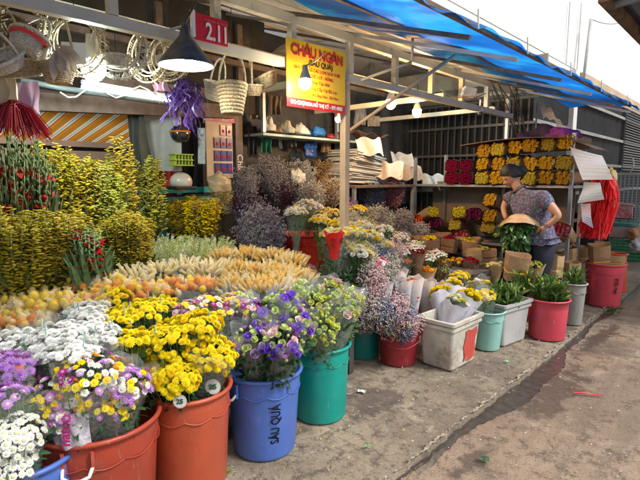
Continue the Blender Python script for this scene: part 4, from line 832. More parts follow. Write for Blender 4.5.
# green leafy plant in red pot
c = PX(334, 300, -2.45); tp, cp = container('flower_pot', 'dark red pot of the leafy green plant', 334, 296, 0, r=.11, rb=.08, rim_at=.58, h=.58, m=P_cr, cat='pot')
pt = thing('leafy_plant', 'bushy dark green leafy plant standing in the dark red pot', 'plant', (cp.x, cp.y, .55)); mb = MB(); sb = MB()
for k in range(60):
    d = Vector((J(1), J(1), random.uniform(.3, 1.5))).normalized(); L = random.uniform(.18, .30); b0 = Vector((cp.x, cp.y, .55)); e = b0 + Vector((d.x * L * .75, d.y * L * .75, d.z * L)); sb.tube([b0, b0.lerp(e, .5) + JV(.01), e], .002, 3, False)
    for q in range(9): mb.leaf(b0.lerp(e, .35 + .08 * q), d + JV(.8), .04, .018)
mb.build('foliage', M_leafd, pt); sb.build('stems', M_stem, pt)
# white paper bouquets with red hearts
M_wp = mat('white_tissue', (.78, .76, .78), .6, trans=.35, bump=.3, bs=9); M_lp = mat('lilac_tissue', (.68, .68, .78), .6, trans=.35, bump=.3, bs=9); M_clearp = mat('frosted_film', (.75, .78, .8), .3, alpha=.55, trans=.2)
wlb = ['left, over the crimson bucket', 'second from left', 'in the middle, tallest', 'with two red hearts printed on it', 'with a pink edge beside the yellow cones', 'rightmost, pink inside']
for i, (px, py, X, kk) in enumerate(((384, 284, -2.15, 'wrose'), (397, 276, -2.15, 'orose'), (404, 286, -2.05, 'wrose'), (414, 284, -2.0, 'orose'), (426, 286, -2.05, 'dkrose'), (436, 288, -2.1, 'prose'))):
    r_ = zx(px, py, X, .06, 9, [(kk, 1)], 'white paper cone bouquet ' + wlb[i], wrap=M_wp, wr=1.25, over=.05, drop=.33, group='white paper cone bouquets', leaf=(M_leaf, 8, .04, .015))
    for q in range(2):
        hp = r_.location + Vector((.075, -.055, .24 - .1 * q)); mb = MB(); M_ = face((.75, .66, 0), (0, 0, 1)); mb.M = Matrix.Translation(hp) @ M_
        if i in (3, 4, 1): mb.add([(0, -.012, 0), (.012, .003, 0), (.008, .011, 0), (0, .006, 0), (-.008, .011, 0), (-.012, .003, 0)], [(0, 1, 2, 3), (0, 3, 4, 5)]); mb.build('heart_print', M_red, r_)
zx(404, 262, -2.3, .07, 12, [('orose', 1)], 'orange blooms wrapped in clear film behind the white cones', kd=.4); zx(424, 272, -2.25, .08, 14, [('orose', 2), ('yrose', 1)], 'golden orange blooms in tan paper behind the heart printed cone', kd=.4, wrap=M_kraft, wr=1.2, over=.03)
# G: yellow roses in lilac paper cones
gl = ['yellow roses in a lilac paper cone at the left corner of the dirty white tub', 'yellow and white blooms in a paper cone at the back of the dirty white tub', 'pale green blooms in a lilac paper cone at the front of the dirty white tub', 'yellow blooms in a lilac paper cone at the right of the dirty white tub']
for i, (px, py, dz, kk) in enumerate(((441, 294, 0, [('yrose', 1)]), (452, 287, .04, [('yrose', 2), ('wrose', 1)]), (457, 303, -.03, [('lrose', 1), ('wrose', 1)]), (470, 297, .0, [('yrose', 2), ('ymum', 1)]))):
    top = PZ(px, py, .46 + dz); bouquet('paper_cone_bouquet', gl[i], 'bouquet', (cG.x + J(.04), cG.y + J(.04), .15), top, .085, 34, kk, group='lilac paper cone bouquets', wrap=M_lp, wr=1.06, over=-.025, kd=.5, leaf=(M_leaf, 8, .04, .015))
for i, (px, py, kk, lb) in enumerate(((460, 277, [('ymum', 1)], 'bright yellow mums between the dirty white tub and the kraft rolls'), (478, 285, [('ymum', 1), ('wmum', 1)], 'yellow and white mums in the pale green bucket'), (484, 297, [('crose', 1), ('ymum', 1)], 'cream and yellow blooms at the front of the pale green bucket'), (472, 272, [('wmum', 1)], 'white mums behind the pale green bucket'))):
    top = PZ(px, py, .5 - .03 * i); bouquet('chrysanthemum_bouquet', lb, 'bouquet', (cH.x + J(.03), cH.y + J(.03), .08) if i in (1, 2) else (top.x, top.y, top.z - .3), top, .095, 34, kk, group='mum bouquets near the pale green bucket', kd=.4)
# I and J: leafy lily buds
def leafy(c, n, Rr, z, label, buds, z0=.1):
    r = thing('lily_bunch', label, 'flower bunch', (c[0], c[1], z0), 'lily bud bunches'); lb = MB(); bb = MB(); sb = MB(); b0 = Vector((c[0], c[1], z0))
    for k in range(n):
        a = random.uniform(0, 6.28); q = Rr * math.sqrt(random.random()); e = Vector((c[0] + math.cos(a) * q, c[1] + math.sin(a) * q, z + J(.05) - q * .3)); sb.tube([b0 + Vector((math.cos(a) * q * .4, math.sin(a) * q * .4, 0)), e], .003, 4, False)
        d = (e - b0).normalized()
        for j in range(14): t = random.uniform(.3, 1); aa = random.uniform(0, 6.28); lb.leaf(b0.lerp(e, t), d + Vector((math.cos(aa), math.sin(aa), 0)) * .7, random.uniform(.07, .11), .026, droop=.15)
        if k % 3 == 0 and buds:
            inst(head('bud', buds), 'bud', r, e - b0, d + JV(.3), (.013, .013, .022))
    lb.build('leaves', [mat('lily_leaf', (.1, .19, .04), .4, var=.4, vs=14, trans=.25)], r); sb.build('stems', M_stem, r); return r
leafy((cI.x, cI.y), 44, .18, .45, 'green leafy lily buds in the grey square tub', C_lime)
leafy((cJ.x, cJ.y), 46, .16, .49, 'leafy green and yellow lily buds in the squashed pink bucket', C_yel)
leafy((cJ.x - .25, cJ.y - .02), 20, .09, .53, 'yellow green lily leaves standing between grey tub and pink bucket', C_yel, .02)
leafy((cK.x, cK.y), 14, .1, .5, 'dark leaves hanging out of the narrow grey bucket', None, .1)
def heap(name, m, c, rad, label, cat, seed=0, flat=.25, n=30, amp=.16):
    rnd = random.Random(seed * 7 + 1); ph = [rnd.uniform(0, 6.28) for _ in range(8)]; mb = MB(); c = Vector(c); V = []; F = []; mm = n // 2
    for j in range(mm + 1):
        t = math.pi * j / mm
        for k in range(n):
            a = 2 * math.pi * k / n; x, y, z = math.sin(t) * math.cos(a), math.sin(t) * math.sin(a), math.cos(t)
            q = 1 + amp * (math.sin(3 * x + ph[0] + 2 * z) + .7 * math.sin(5 * y + 4 * x + ph[1]) + .5 * math.sin(9 * z + 3 * x + ph[2]) + .35 * math.sin(13 * x + 8 * y + ph[3]) + .3 * math.sin(17 * y - 11 * z + ph[4])) + rnd.uniform(-.03, .03)
            V.append(c + Vector((x * q * rad[0], y * q * rad[1], max(z * q, -flat) * rad[2])))
    for j in range(mm):
        for k in range(n): k2 = (k + 1) % n; F.append((j * n + k, (j + 1) * n + k, (j + 1) * n + k2, j * n + k2))
    mb.add(V, F); return tag(mb.build(name, m, None, True), label, cat)
# ================================================================ SIGNS
M_sy = mat('sign_yellow', (.85, .5, .015), .35, var=.04, vs=2); M_sr = mat('sign_red', (.62, .015, .02), .35, var=.04, vs=2); M_txr = mat('sign_text_red', (.55, .02, .02), .4); M_txd = mat('sign_text_dark', (.08, .03, .01), .4); M_txw = mat('sign_text_white', (.82, .78, .7), .4); M_txb = mat('sign_text_brown', (.45, .12, .01), .4)
SX = XT + .035
a = PX(286, 38, SX); b = PX(345, 52, SX); c_ = PX(286, 106, SX)
y0, y1 = a.y, b.y; zt = (a.z + b.z) / 2; zb = PX(315, 110, SX).z
sg = thing('shop_sign', 'yellow shop sign with red lettering and a red bottom strip hung by the tan post', 'sign', (SX, (y0 + y1) / 2, zb))
Wd = y1 - y0; Hh = zt - zb; red = Hh * .14
mb = MB(); mb.box((SX, (y0 + y1) / 2, zb + red + (Hh - red) / 2), (.008, Wd, Hh - red)); mb.build('yellow_panel', M_sy, sg)
mb = MB(); mb.box((SX, (y0 + y1) / 2, zb + red / 2), (.0084, Wd, red)); mb.build('red_strip', M_sr, sg)
FM = face((0, 1, 0))
def st_(s, size, yy, zz, m, sx=1., bold=.0, nm='lettering'): text(s, size, m, sg, Matrix.Translation((.0062, (yy - .5) * Wd, zz * Hh)) @ FM, sx=sx, bold=bold, name=nm)
st_('CHÂU NGÂN', .092, .5, .84, mat('sign_outline', (.75, .25, .02), .4), .93, .0052, 'lettering_outline')
text('CHÂU NGÂN', .092, M_txr, sg, Matrix.Translation((.0076, 0, .84 * Hh)) @ FM, sx=.93, bold=.0022)
st_('(SÁU QUÁ)', .05, .55, .70, M_txd, 1., .0012)
st_('BÁN SỈ VÀ LẺ CÁC LOẠI HOA TƯƠI', .03, .5, .595, M_txr, .95)
st_('HOA CÚC - LY - HỒNG', .032, .5, .505, M_txr, .95)
st_('Nhận Giao Hoa Tận Nơi', .032, .42, .415, M_txb, 1.)
st_('Chuyên Cung Cấp Tại Đà Lạt', .032, .5, .32, M_txb, 1.)
st_('Hoa Tươi Lẵng Hoa - Bó Hoa', .03, .55, .225, M_txb, 1.)
st_('ĐC: CHỢ HOA HỒ THỊ KỶ - ĐT: 0903', .034, .5, .07, M_txw, .92, .0012)
a = PX(194.5, 14, SX); b = PX(227, 22, SX); zb2 = PX(211, 43, SX).z; zt2 = PX(211, 17, SX).z
s2 = thing('stall_number_sign', 'red sign with the white stall number 2.11 fixed to the beam', 'sign', (SX, (a.y + b.y) / 2, zb2))
mb = MB(); mb.box((SX, (a.y + b.y) / 2, (zb2 + zt2) / 2), (.008, b.y - a.y, zt2 - zb2)); mb.build('red_panel', M_sr, s2)
mb = MB(); mb.box((SX - .004, a.y - .01, (zb2 + zt2) / 2 + .01), (.02, .02, zt2 - zb2)); mb.build('side_bracket', M_white, s2)
text('2.11', .125, M_txw, s2, Matrix.Translation((.0062, .035, (zt2 - zb2) * .38)) @ FM, sx=.72, bold=.003)
text('CHỢ HOA HỒ THỊ KỶ', .0155, mat('faint_pink', (.68, .2, .2), .5), s2, Matrix.Translation((.0062, .03, (zt2 - zb2) * .82)) @ FM, sx=1.)
# ================================================================ LAMPS
def glow(name, c, s): 
    m = bpy.data.materials.new(name); m.use_nodes = True; b = m.node_tree.nodes['Principled BSDF']; b.inputs['Base Color'].default_value = (.9, .9, .9, 1); b.inputs['Emission Color'].default_value = (*c, 1); b.inputs['Emission Strength'].default_value = s; return m
G_warm = glow('lit_bulb_warm', (1, .72, .42), 160); G_cool = glow('lit_bulb_white', (.86, 1, .92), 150); G_tube = glow('lit_tube', (.9, 1, .97), 14); G_am = glow('lit_bulb_amber', (1, .5, .16), 520)
def bulb(px, py, X, gm, label, r=.035, tall=1.2, cordto=None, drop=.3, cap=M_white):
    p = PX(px, py, X); t = thing('light_bulb', label, 'lamp', p, 'bare bulbs'); mb = MB()
    pr = [(.001, -r * tall)] + [(r * math.sin(a), -r * tall * math.cos(a)) for a in [.3, .6, .9, 1.2, 1.5]] + [(r, r * .4), (r * .8, r * .9)]
    mb.lathe(pr, 20, p); mb.build('glass', gm, t, True)
    mb = MB(); mb.lathe([(r * .98, r * .42), (r * .75, r * 1.2), (r * .45, r * 1.9), (r * .4, r * 2.6), (.001, r * 2.62)], 16, p + Vector((0, 0, .001))); mb.build('cap', cap, t, True)
    q = cordto or Vector((p.x, p.y, p.z + drop)); mb = MB(); mb.tube([p + Vector((0, 0, r * 2.5)), p.lerp(q, .5) + Vector((.01, 0, r)), q], .004, 5); mb.build('cord', M_black, t); return t
M_soc = mat('bulb_base_grey', (.45, .4, .35), .5)
bulb(305, 83, XT + .16, G_cool if False else glow('lit_bulb_soft', (1, .86, .62), 200), 'lit bulb hanging in front of the yellow sign', r=.042, tall=1.0, cordto=PX(326, 52, XT + .4), cap=M_soc)
bulb(391, 103, -2.75, G_am, 'glowing amber bulb under the beam right of the yellow sign', r=.05)
bulb(417, 112, -3.0, G_cool, 'glowing white bulb right of the amber one', r=.05)
bulb(93, 68, -2.75, G_cool, 'big white bulb glowing among the hanging baskets', r=.066, tall=1.1)
bulb(338, 119, -3.3, G_cool, 'small white bulb glowing behind the tan post', r=.03)
p0 = PX(186, 62, XT + .12)
lp = thing('pendant_lamp', 'dark cone pendant lamp with a lit white inside hanging below the 2.11 sign', 'lamp', p0)
rr = .142
mb = MB(); mb.lathe([(rr, -.02), (rr * .97, -.005), (.03, .13), (.022, .165), (.022, .19), (.001, .19)], 40, p0); mb.build('shade', mat('lamp_worn_metal', (.13, .115, .1), .45, .5, var=.3, vs=25), lp, True)
mb = MB(); mb.lathe([(rr - .004, -.02), (rr * .95, -.008), (.028, .126), (.001, .126)], 40, p0); mb.build('inner_shade', mat('lamp_inner_white', (.85, .84, .8), .5), lp, True)
mb = MB(); mb.ell(p0 + Vector((0, 0, .02)), (.045, .045, .05), 14, 8); mb.build('bulb', glow('lit_lamp_bulb', (1, .85, .6), 170), lp, True)
mb = MB(); mb.tube([p0 + Vector((0, 0, .19)), PX(197, 0, XT + .12), p0 + Vector((0, .1, .5))], .006, 6); mb.build('cord', M_black, lp)
mb = MB(); mb.tube([p0 + Vector((0, 0, .18)), PX(158, 33, XT + .1)], .008, 6); mb.build('arm', M_cream, lp)
a = PX(82, 87, -3.3); b = PX(170, 101, -3.3)
lt = thing('tube_light', 'lit fluorescent tube under the dark beam behind the hanging baskets', 'lamp', a.lerp(b, .5))
mb = MB(); mb.tube([a, b], .016, 10); mb.build('tube', G_tube, lt, True); mb = MB(); mb.beam(a + Vector((0, 0, .035)), b + Vector((0, 0, .035)), .03, .02); mb.build('housing', M_white, lt)
mb = MB(); pts = [PX(60 + 8 * k, 92 + 6 * math.sin(k * 1.1), -3.25) for k in range(16)]; mb.tube(pts, .005, 5); tag(mb.build('cable', M_white, None, True), 'white cable looping below the fluorescent tube', 'cable')
mb = MB(); mb.tube([PX(20, 80, -3.3), PX(60, 88, -3.3), PX(200, 108, -3.3)], .018, 8); tag(mb.build('grey_conduit', mat('blue_grey_conduit', (.12, .15, .16), .5), None, True), 'blue grey conduit running behind the tube light', 'conduit')
mb = MB(); a = PX(0, 100, -3.7); b = PX(233, 112, -3.7); mb.beam(a, b, .08, .12); a = PX(90, 80, -3.8); b = PX(230, 96, -3.8); mb.beam(a, b, .05, .08); tag(mb.build('dark_beam', M_rust, None), 'dark rusty beams across the rear of the stall above the striped awning', 'beam')
# white router box and camera dome under far roof
p = PX(469, 92, -2.3); mb = MB(); mb.box(p, (.13, .13, .08), rot=Matrix.Rotation(R(40), 3, 'Z') @ Matrix.Rotation(R(12), 3, 'Y')); tag(mb.build('junction_box', M_white, None, bevel=.01), 'white plastic box fixed under the far end of the roof', 'box')
p = PX(480, 113, -2.4); t = thing('security_camera', 'small dark dome camera hanging below the white box', 'camera', p); mb = MB(); mb.ell(p, .03, 12, 8); mb.build('dome', mat('dome_dark', (.05, .05, .05), .1), t, True); mb = MB(); mb.lathe([(.034, 0), (.034, .03), (.01, .04), (.01, .13)], 14, p + Vector((0, 0, .012))); mb.build('mount', M_white, t)
mb = MB()
for k in range(9):
    a = PX(505 + J(14), 86 + J(5), -2.3); b = PX(522 + J(16), 150 + J(10), -2.6 + J(.3)); mb.tube([a, a.lerp(b, .5) + JV(.06), b], .006, 5)
for k in range(6):
    a = PX(440 + 14 * k, 92 + J(6), -2.6); b = PX(470 + 16 * k, 100 + J(10), -2.3); mb.tube([a, a.lerp(b, .5) - Vector((0, 0, .05)), b], .005, 5)
tag(mb.build('cable_tangle', mat('brown_cables', (.16, .12, .09), .7), None), 'tangle of brown cables and strings hanging at the far roof corner', 'cables')
# ================================================================ BASKETS
M_wick = mat('pale_wicker', (.6, .5, .33), .7, var=.25, vs=60, bump=.9, bs=120); M_wickw = mat('white_wicker', (.78, .75, .66), .7, var=.2, vs=60, bump=.9, bs=120); M_wickd = mat('brown_wicker', (.24, .15, .08), .7, var=.3, vs=60, bump=.9, bs=120)
def basket(px, py, X, r, h, m, label, tilt=(0, 0), hoop=1.6, spin=0., weave=True, ring=False, extra=None, band=None):
    p = PX(px, py, X); t = thing('wicker_basket', label, 'basket', p, 'hanging wicker baskets'); Q = (Matrix.Rotation(R(spin), 3, 'Z') @ Matrix.Rotation(R(tilt[0]), 3, 'X') @ Matrix.Rotation(R(tilt[1]), 3, 'Y'))
    mb = MB(); mb.M = Matrix.Translation(p) @ Q.to_4x4()
    n = 9
    if ring:     # flat openwork wreath-like basket of lattice
        for k in range(70):
            a = k * 2 * math.pi / 70; b = a + .35 + J(.1); r1 = r * (1 + J(.12)); mb.tube([(r1 * math.cos(a), J(.03), r1 * math.sin(a)), (r * 1.14 * math.cos((a + b) / 2), .04 + J(.01), r * 1.14 * math.sin((a + b) / 2)), (r * .95 * math.cos(b), J(.03), r * .95 * math.sin(b))], .0035, 4, False)
        for q in (.86, 1.12): mb.tube([(r * q * math.cos(a), 0, r * q * math.sin(a)) for a in [k * .2 for k in range(33)]], .005, 5, False)
    else:
        rows = 9
        for j in range(rows):
            z = -h + h * j / (rows - 1); q = .68 + .32 * (j / (rows - 1)); mb.tube([(r * q * math.cos(a) * (1 + .02 * math.sin(a * 14 + j * math.pi)), r * q * math.sin(a) * (1 + .02 * math.sin(a * 14 + j * math.pi)), z) for a in [k * 2 * math.pi / 42 for k in range(43)]], h / rows * .55, 5, False)
        for k in range(22): a = k * 2 * math.pi / 22; mb.tube([(r * .68 * math.cos(a), r * .68 * math.sin(a), -h), (r * math.cos(a), r * math.sin(a), .006)], .003, 4, False)
        mb.lathe([(.001, -h), (r * .66, -h), (r * .95, -.004)], 24)
        mb.tube([(r * 1.03 * math.cos(a), r * 1.03 * math.sin(a), .004) for a in [k * .2 for k in range(33)]], .008, 6, False)
    mb.build('bowl', m, t, True)
    if band: bb = MB(); bb.M = mb.M; bb.lathe([(r * 1.0, -.03), (r * 1.06, -.01)], 24); bb.build('red_band', band, t)
    if hoop: hb = MB(); hb.M = mb.M; hb.tube([(r * math.cos(a), 0, (0 if not ring else 0) + r * hoop * math.sin(a)) for a in [math.pi * k / 18 for k in range(19)]] if not ring else [(r * .8 * math.cos(a), .02, r * .2 + r * .9 * math.sin(a)) for a in [math.pi * 2 * k / 24 for k in range(25)]], .006, 6, False); hb.build('handle', m, t, True)
    top = p + Q @ Vector((0, 0, r * (hoop if not ring else 1.1))); mb = MB(); mb.tube([top, (top.x, top.y, max(top.z + .03, 2.42))], .0025, 4); mb.build('hook_wire', M_black, t)
    return t
XB_ = -2.62
basket(30, 40, XB_, .085, .07, M_wickw, 'white basket with a red banded rim tipped toward the street', tilt=(-32, 8), spin=38, hoop=1.7, band=M_red)
basket(8, 44, XB_ - .1, .12, .07, M_wickd, 'brown openwork basket at the top left corner', ring=True, spin=35)
basket(18, 62, XB_ - .15, .15, .07, M_wick, 'wide flat basket low behind the red banded one', tilt=(12, 5))
basket(2, 58, XB_ - .02, .1, .05, M_wickw, 'small white basket cut by the left picture edge', tilt=(40, 0), spin=30)
basket(58, 66, XB_, .08, .08, M_wick, 'small brown basket with a beige bow and round hoop', hoop=3.4, spin=40)
basket(76, 44, XB_ - .1, .14, .05, M_wick, 'hoop basket holding a white card, left of the big glowing bulb', ring=True, spin=42)
basket(118, 48, XB_ + .02, .14, .07, M_wickw, 'big white lattice hoop basket right of the glowing bulb', ring=True, spin=38)
basket(116, 58, XB_ + .0, .075, .045, M_wickw, 'small white lidded basket inside the lattice hoop', hoop=0)
basket(148, 55, XB_ - .03, .135, .07, M_wick, 'lattice crescent basket second right of the glowing bulb', ring=True, spin=20)
basket(168, 58, XB_ - .12, .12, .07, M_wick, 'lattice hoop basket half behind the cone lamp', ring=True, spin=35)
basket(20, 78 - 55, XB_ - .2, .1, .06, M_wick, 'small hoop basket close under the beam at the left', ring=True, spin=60)
basket(232, 85, XB_ + .14, .088, .17, M_wick, 'tall tapered straw basket with a thin handle right of the cone lamp', hoop=2.4, spin=30, tilt=(-3, 0))
basket(252, 86, XB_ + .0, .075, .06, M_wick, 'round shallow straw basket beside the tall tapered one', hoop=2.6, spin=-40, tilt=(0, 8))
basket(265, 76, XB_ + .06, .078, .07, M_wick, 'square shouldered peach straw basket with a large ring, rightmost basket', hoop=2.2, spin=40, tilt=(10, -25))
basket(217, 84, XB_ - .1, .08, .1, M_wickw, 'white openwork basket half behind the purple ribbons', hoop=2.0, tilt=(0, 20))
p = PX(74, 53, XB_ + .05); mb = MB(); mb.box(p, (.004, .11, .1), rot=Matrix.Rotation(R(-35), 3, 'Z')); tag(mb.build('card', M_whitep, None), 'blank white card inside the hoop basket by the bulb', 'card')
mb = MB(); p = PX(55, 48, XB_ + .1)
for k in range(7): mb.leaf(p + JV(.02), (J(.6), J(.6), -.8 + J(.7)), .16, .05)
tag(mb.build('ribbon_bow', mat('beige_satin', (.5, .42, .36), .3, trans=.2), None, True), 'beige satin bow hanging on the brown hoop basket', 'bow')
# purple ribbon cluster
M_purr = mat('purple_ribbon', (.07, .03, .2), .35, var=.25, trans=.3)
mb = MB(); p = PX(185, 84, XB_ - .12)
for k in range(90):
    o = p + Vector((J(.07), J(.09), random.uniform(-.06, .03))); d = Vector((J(.5), J(.5), -1)); L = random.uniform(.1, .3) if k % 3 else random.uniform(.06, .1); w_ = random.uniform(.007, .018); s = Vector((J(1), J(1), 0)).normalized() * w_; ph = J(3)
    mb.sheet(lambda u, v: o + d * L * u + s * (v - .5) + Vector((.012 * math.sin(u * 9 + ph), .015 * math.cos(u * 7 + ph), 0)), 7, 1)
mb.tube([p, (p.x, p.y, 2.4)], .003, 4)
tag(mb.build('purple_ribbons', M_purr, None, True), 'cluster of purple ribbons hanging below the cone lamp', 'ribbons')
# dark red tassels, white/pink cloths at top left
mb = MB(); p = PX(14, 104, -2.7)
for k in range(420): a = random.uniform(0, 6.28); q = random.random() ** .5; e = p + Vector((math.cos(a) * q * .13, math.sin(a) * q * .16, -.13 + .1 * (1 - q) + J(.03) - .02)); mb.tube([p + JV(.02), p.lerp(e, .5) + Vector((0, 0, .05 * q)), e], .0022, 3, False)
tag(mb.build('red_tassel', mat('dark_red_fibre', (.3, .008, .02), .7, var=.3), None), 'dark red fibre tassel hanging above the gladioli at the left edge', 'tassel')
def cloth(name, label, cat, cpx, X, w_, h_, m, yaw=40, fold=.02, seed=0, pinch=0.):
    p = PX(cpx[0], cpx[1], X); d = Vector((math.cos(R(yaw)), math.sin(R(yaw)), 0)); n = Vector((d.y, -d.x, 0)); mb = MB()
    mb.sheet(lambda u, v: p + d * (u - .5) * w_ * (1 - pinch * (1 - v)) + Vector((0, 0, -h_ * v)) + n * (fold * math.sin(u * 14 + seed) * (.4 + v) + fold * .5 * math.sin(v * 6 + seed * 2 + u * 5)) + d * .004 * math.sin(v * 5 + seed), 30, 20)
    return tag(mb.build(name, m, None, True), label, cat)
cloth('hanging_cloth', 'cream cloth bag hanging at the upper left below the baskets', 'cloth', (8, 78), -2.75, .14, .17, mat('cream_cloth', (.6, .52, .38), .8, trans=.2), pinch=.5)
cloth('hanging_cloth', 'dusty pink paper hanging beside the dark red tassel', 'cloth', (24, 82), -2.8, .14, .16, mat('dusty_pink', (.4, .26, .36), .7, trans=.2), seed=2)
cloth('hanging_cloth', 'small pink sheet hanging half behind the cone lamp', 'cloth', (160, 78), -2.8, .09, .08, mat('pale_pink_sheet', (.6, .4, .5), .7), seed=3)
cloth('grey_garment', 'grey green garment hanging in front of the striped awning', 'clothes', (136, 108), -3.75, .2, .62, mat('grey_green_cloth', (.05, .052, .045), .85, var=.3), fold=.035, seed=4, pinch=.35)
cloth('hanging_sheet', 'white sheet with folds hanging between the grey garment and the purple ribbons', 'sheet', (162, 111), -3.8, .32, .5, mat('white_sheet', (.5, .52, .5), .75, trans=.25), seed=1, fold=.015)
cloth('hanging_sheet', 'narrow white strip with blue prints beside the pouch board', 'sheet', (201, 128), -3.8, .07, .32, mat('blue_white_strip', (.6, .64, .66), .5, c2=(.1, .2, .4), thr=.52, vs=30), fold=.004)
# dark garments and bag beside
cloth('dark_garment', 'black garment hanging left of the pouch board', 'clothes', (192, 118), -3.95, .2, .7, mat('black_cloth', (.02, .022, .03), .85), fold=.03, seed=6)
p = PX(180, 134, -3.7); t = thing('motorbike_helmet', 'glossy black helmet with an orange stripe hanging below the purple ribbons', 'helmet', p); mb = MB(); mb.ell(p, (.075, .085, .08), 18, 12); mb.build('shell', mat('helmet_black', (.015, .015, .02), .15, coat=1), t, True); mb = MB(); mb.lathe([(.087, .01), (.086, .025)], 20, p); mb.build('stripe', C_or, t)
p = PX(181, 182, -3.75); t = thing('motorbike_helmet', 'white and black helmet resting low behind the packed yellow spikes', 'helmet', p); mb = MB(); mb.ell(p, (.09, .1, .085), 18, 12); mb.build('shell', mat('helmet_white', (.55, .52, .45), .25), t, True); mb = MB(); mb.box(p - Vector((0, 0, .05)), (.19, .2, .03)); mb.build('visor', M_black, t, bevel=.01)
p = PX(181, 160, -3.65); mb = MB()
for k in range(6): mb.box(p + Vector((0, (k - 2.5) * .03, 0)), (.1, .006, .09))
for z in (-.045, 0, .045): mb.box(p + Vector((0, 0, z)), (.11, .18, .008))
tag(mb.build('green_basket', mat('lime_plastic', (.35, .45, .06), .5), None), 'small lime green slatted basket under the black helmet', 'basket')
for i, (px, X, m_, lb) in enumerate(((132, -4.2, (.14, .12, .1), 'dark grey sack standing behind the golden spikes'), (160, -4.1, (.35, .03, .05), 'dark red bundle behind the slender golden spikes'))):
    p = PX(px, 172, X); heap('sack', mat('sack%d' % i, m_, .9, bump=.5, bs=12), p - Vector((0, 0, .1)), (.12, .14, .3), lb, 'sack', i + 9, flat=.9)
# person glimpsed? only a tan bulging bag
p = PX(122, 190, -4.6); heap('tan_sack', mat('tan_sackcloth', (.5, .32, .2), .85, bump=.4, bs=20), p, (.2, .3, .26), 'bulging tan sack behind the lime flower spikes', 'sack', 3, flat=.8, amp=.06)
# cyan counter and pouch board
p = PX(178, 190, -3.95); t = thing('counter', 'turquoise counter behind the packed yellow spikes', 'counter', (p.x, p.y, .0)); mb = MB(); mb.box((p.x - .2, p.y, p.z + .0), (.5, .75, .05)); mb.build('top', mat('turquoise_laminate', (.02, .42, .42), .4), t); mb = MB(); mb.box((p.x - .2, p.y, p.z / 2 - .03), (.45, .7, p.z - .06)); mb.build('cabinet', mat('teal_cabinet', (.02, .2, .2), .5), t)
a = PX(205, 112, -4.05); b = PX(233, 178, -4.05); yc = (a.y + b.y) / 2
t = thing('pouch_board', 'cream board with rows of small blue packets and a pink header', 'board', (-4.05, yc, b.z)); H_ = a.z - b.z; W_ = b.y - a.y
mb = MB(); mb.box((-4.05, yc, b.z + H_ / 2), (.01, W_, H_)); mb.build('backing', mat('cream_board', (.6, .52, .42), .7), t)
mb = MB(); mb.box((-4.042, yc, a.z - .03), (.012, W_ + .06, .1)); mb.build('header', mat('pink_header', (.5, .1, .3), .5, c2=(.45, .5, .3), thr=.5, vs=30), t)
M_pk1 = mat('packet_blue', (.03, .03, .25), .3, var=.2, objv=.2)
for r_ in range(4):
    for c_ in range(3 if r_ else 2):
        q = Vector((-4.04, yc + W_ / 2 - .045 - (.075 * (c_ if r_ else c_)), a.z - .16 - .125 * r_)); mb = MB(); mb.box(q, (.012, .06, .1)); mb.cur = 1; mb.ell(q + Vector((.007, 0, -.01)), (.003, .016, .018), 8, 4); mb.build('packet', [M_pk1, C_red], t)
# wall shelf with goods
def shelf(name, label, x0, x1, y0, y1, z, m, posts=()):
    t = thing(name, label, 'shelf', ((x0 + x1) / 2, (y0 + y1) / 2, z)); mb = MB(); mb.box(((x0 + x1) / 2, (y0 + y1) / 2, z), (x1 - x0, y1 - y0, .025)); mb.build('board', m, t)
    for (x, y, h0, h1) in posts: mb = MB(); mb.box((x, y, (h0 + h1) / 2), (.035, .035, h1 - h0)); mb.build('upright', M_steel, t)
    return t
a = PX(262, 132, -3.9); b = PX(350, 140, -3.9)
shelf('wall_shelf', 'pale wall shelf crowded with white bags above the dried flowers', -4.2, -3.88, a.y, b.y + .3, a.z - .02, mat('pale_green_shelf', (.42, .5, .46), .6), ((-3.9, a.y + .02, a.z, a.z + .55), (-3.9, b.y - .25, a.z, a.z + .55)))
k = 0
for (px, cc, w_, h_, lb) in ((268, (.5, .5, .46), .12, .16, 'grey white carton at the left end of the wall shelf'), (277, (.25, .16, .08), .1, .08, 'brown packet on the wall shelf'), (286, (.45, .4, .3), .12, .13, 'beige roll on the wall shelf'), (300, (.6, .6, .56), .13, .12, 'white bag in the middle of the wall shelf'), (316, (.02, .16, .5), .2, .12, 'bright blue bag on the wall shelf'), (336, (.5, .06, .08), .18, .07, 'red folded film at the right end of the wall shelf')):
    q = PX(px, 130, -3.98); heap('bag' if k % 2 else 'packet', mat('shelfgood%d' % k, cc, .5, bump=.8, bs=20), (q.x, q.y, a.z + h_ / 3), (.09, w_ / 1.5, h_ / 1.4), lb, 'goods', k); k += 1
for (px, py, X, r_, cc, lb) in ((298, 178, -3.85, .08, (.6, .62, .56), 'whitish plastic bag among the dried flowers below the wall shelf'), (350, 180, -3.8, .11, (.62, .62, .58), 'white plastic bag behind the tan post'), (345, 172, -3.9, .1, (.5, .5, .5), 'grey plastic bag left behind the tan post'), (220, 184, -3.7, .09, (.62, .5, .3), 'orange and white bag beside the packed yellow spikes'), (310, 152, -3.98, .08, (.02, .08, .3), 'dark blue bag under the wall shelf')):
    heap('plastic_bag', mat('bag_' + str(px), cc, .3, bump=1., bs=14, trans=.3), PX(px, py, X), (r_ * .8, r_ * 1.1, r_ * 1.2), lb, 'bag', px, flat=.7)
mb = MB(); 
q = PX(352, 139, -3.85)
mb.sheet(lambda u, v: (q.x - .1 + .35 * v, q.y - .25 + .8 * u, q.z + .05 + .02 * math.sin(u * 16 + v * 7) + .02 * math.sin(u * 7)), 30, 10)
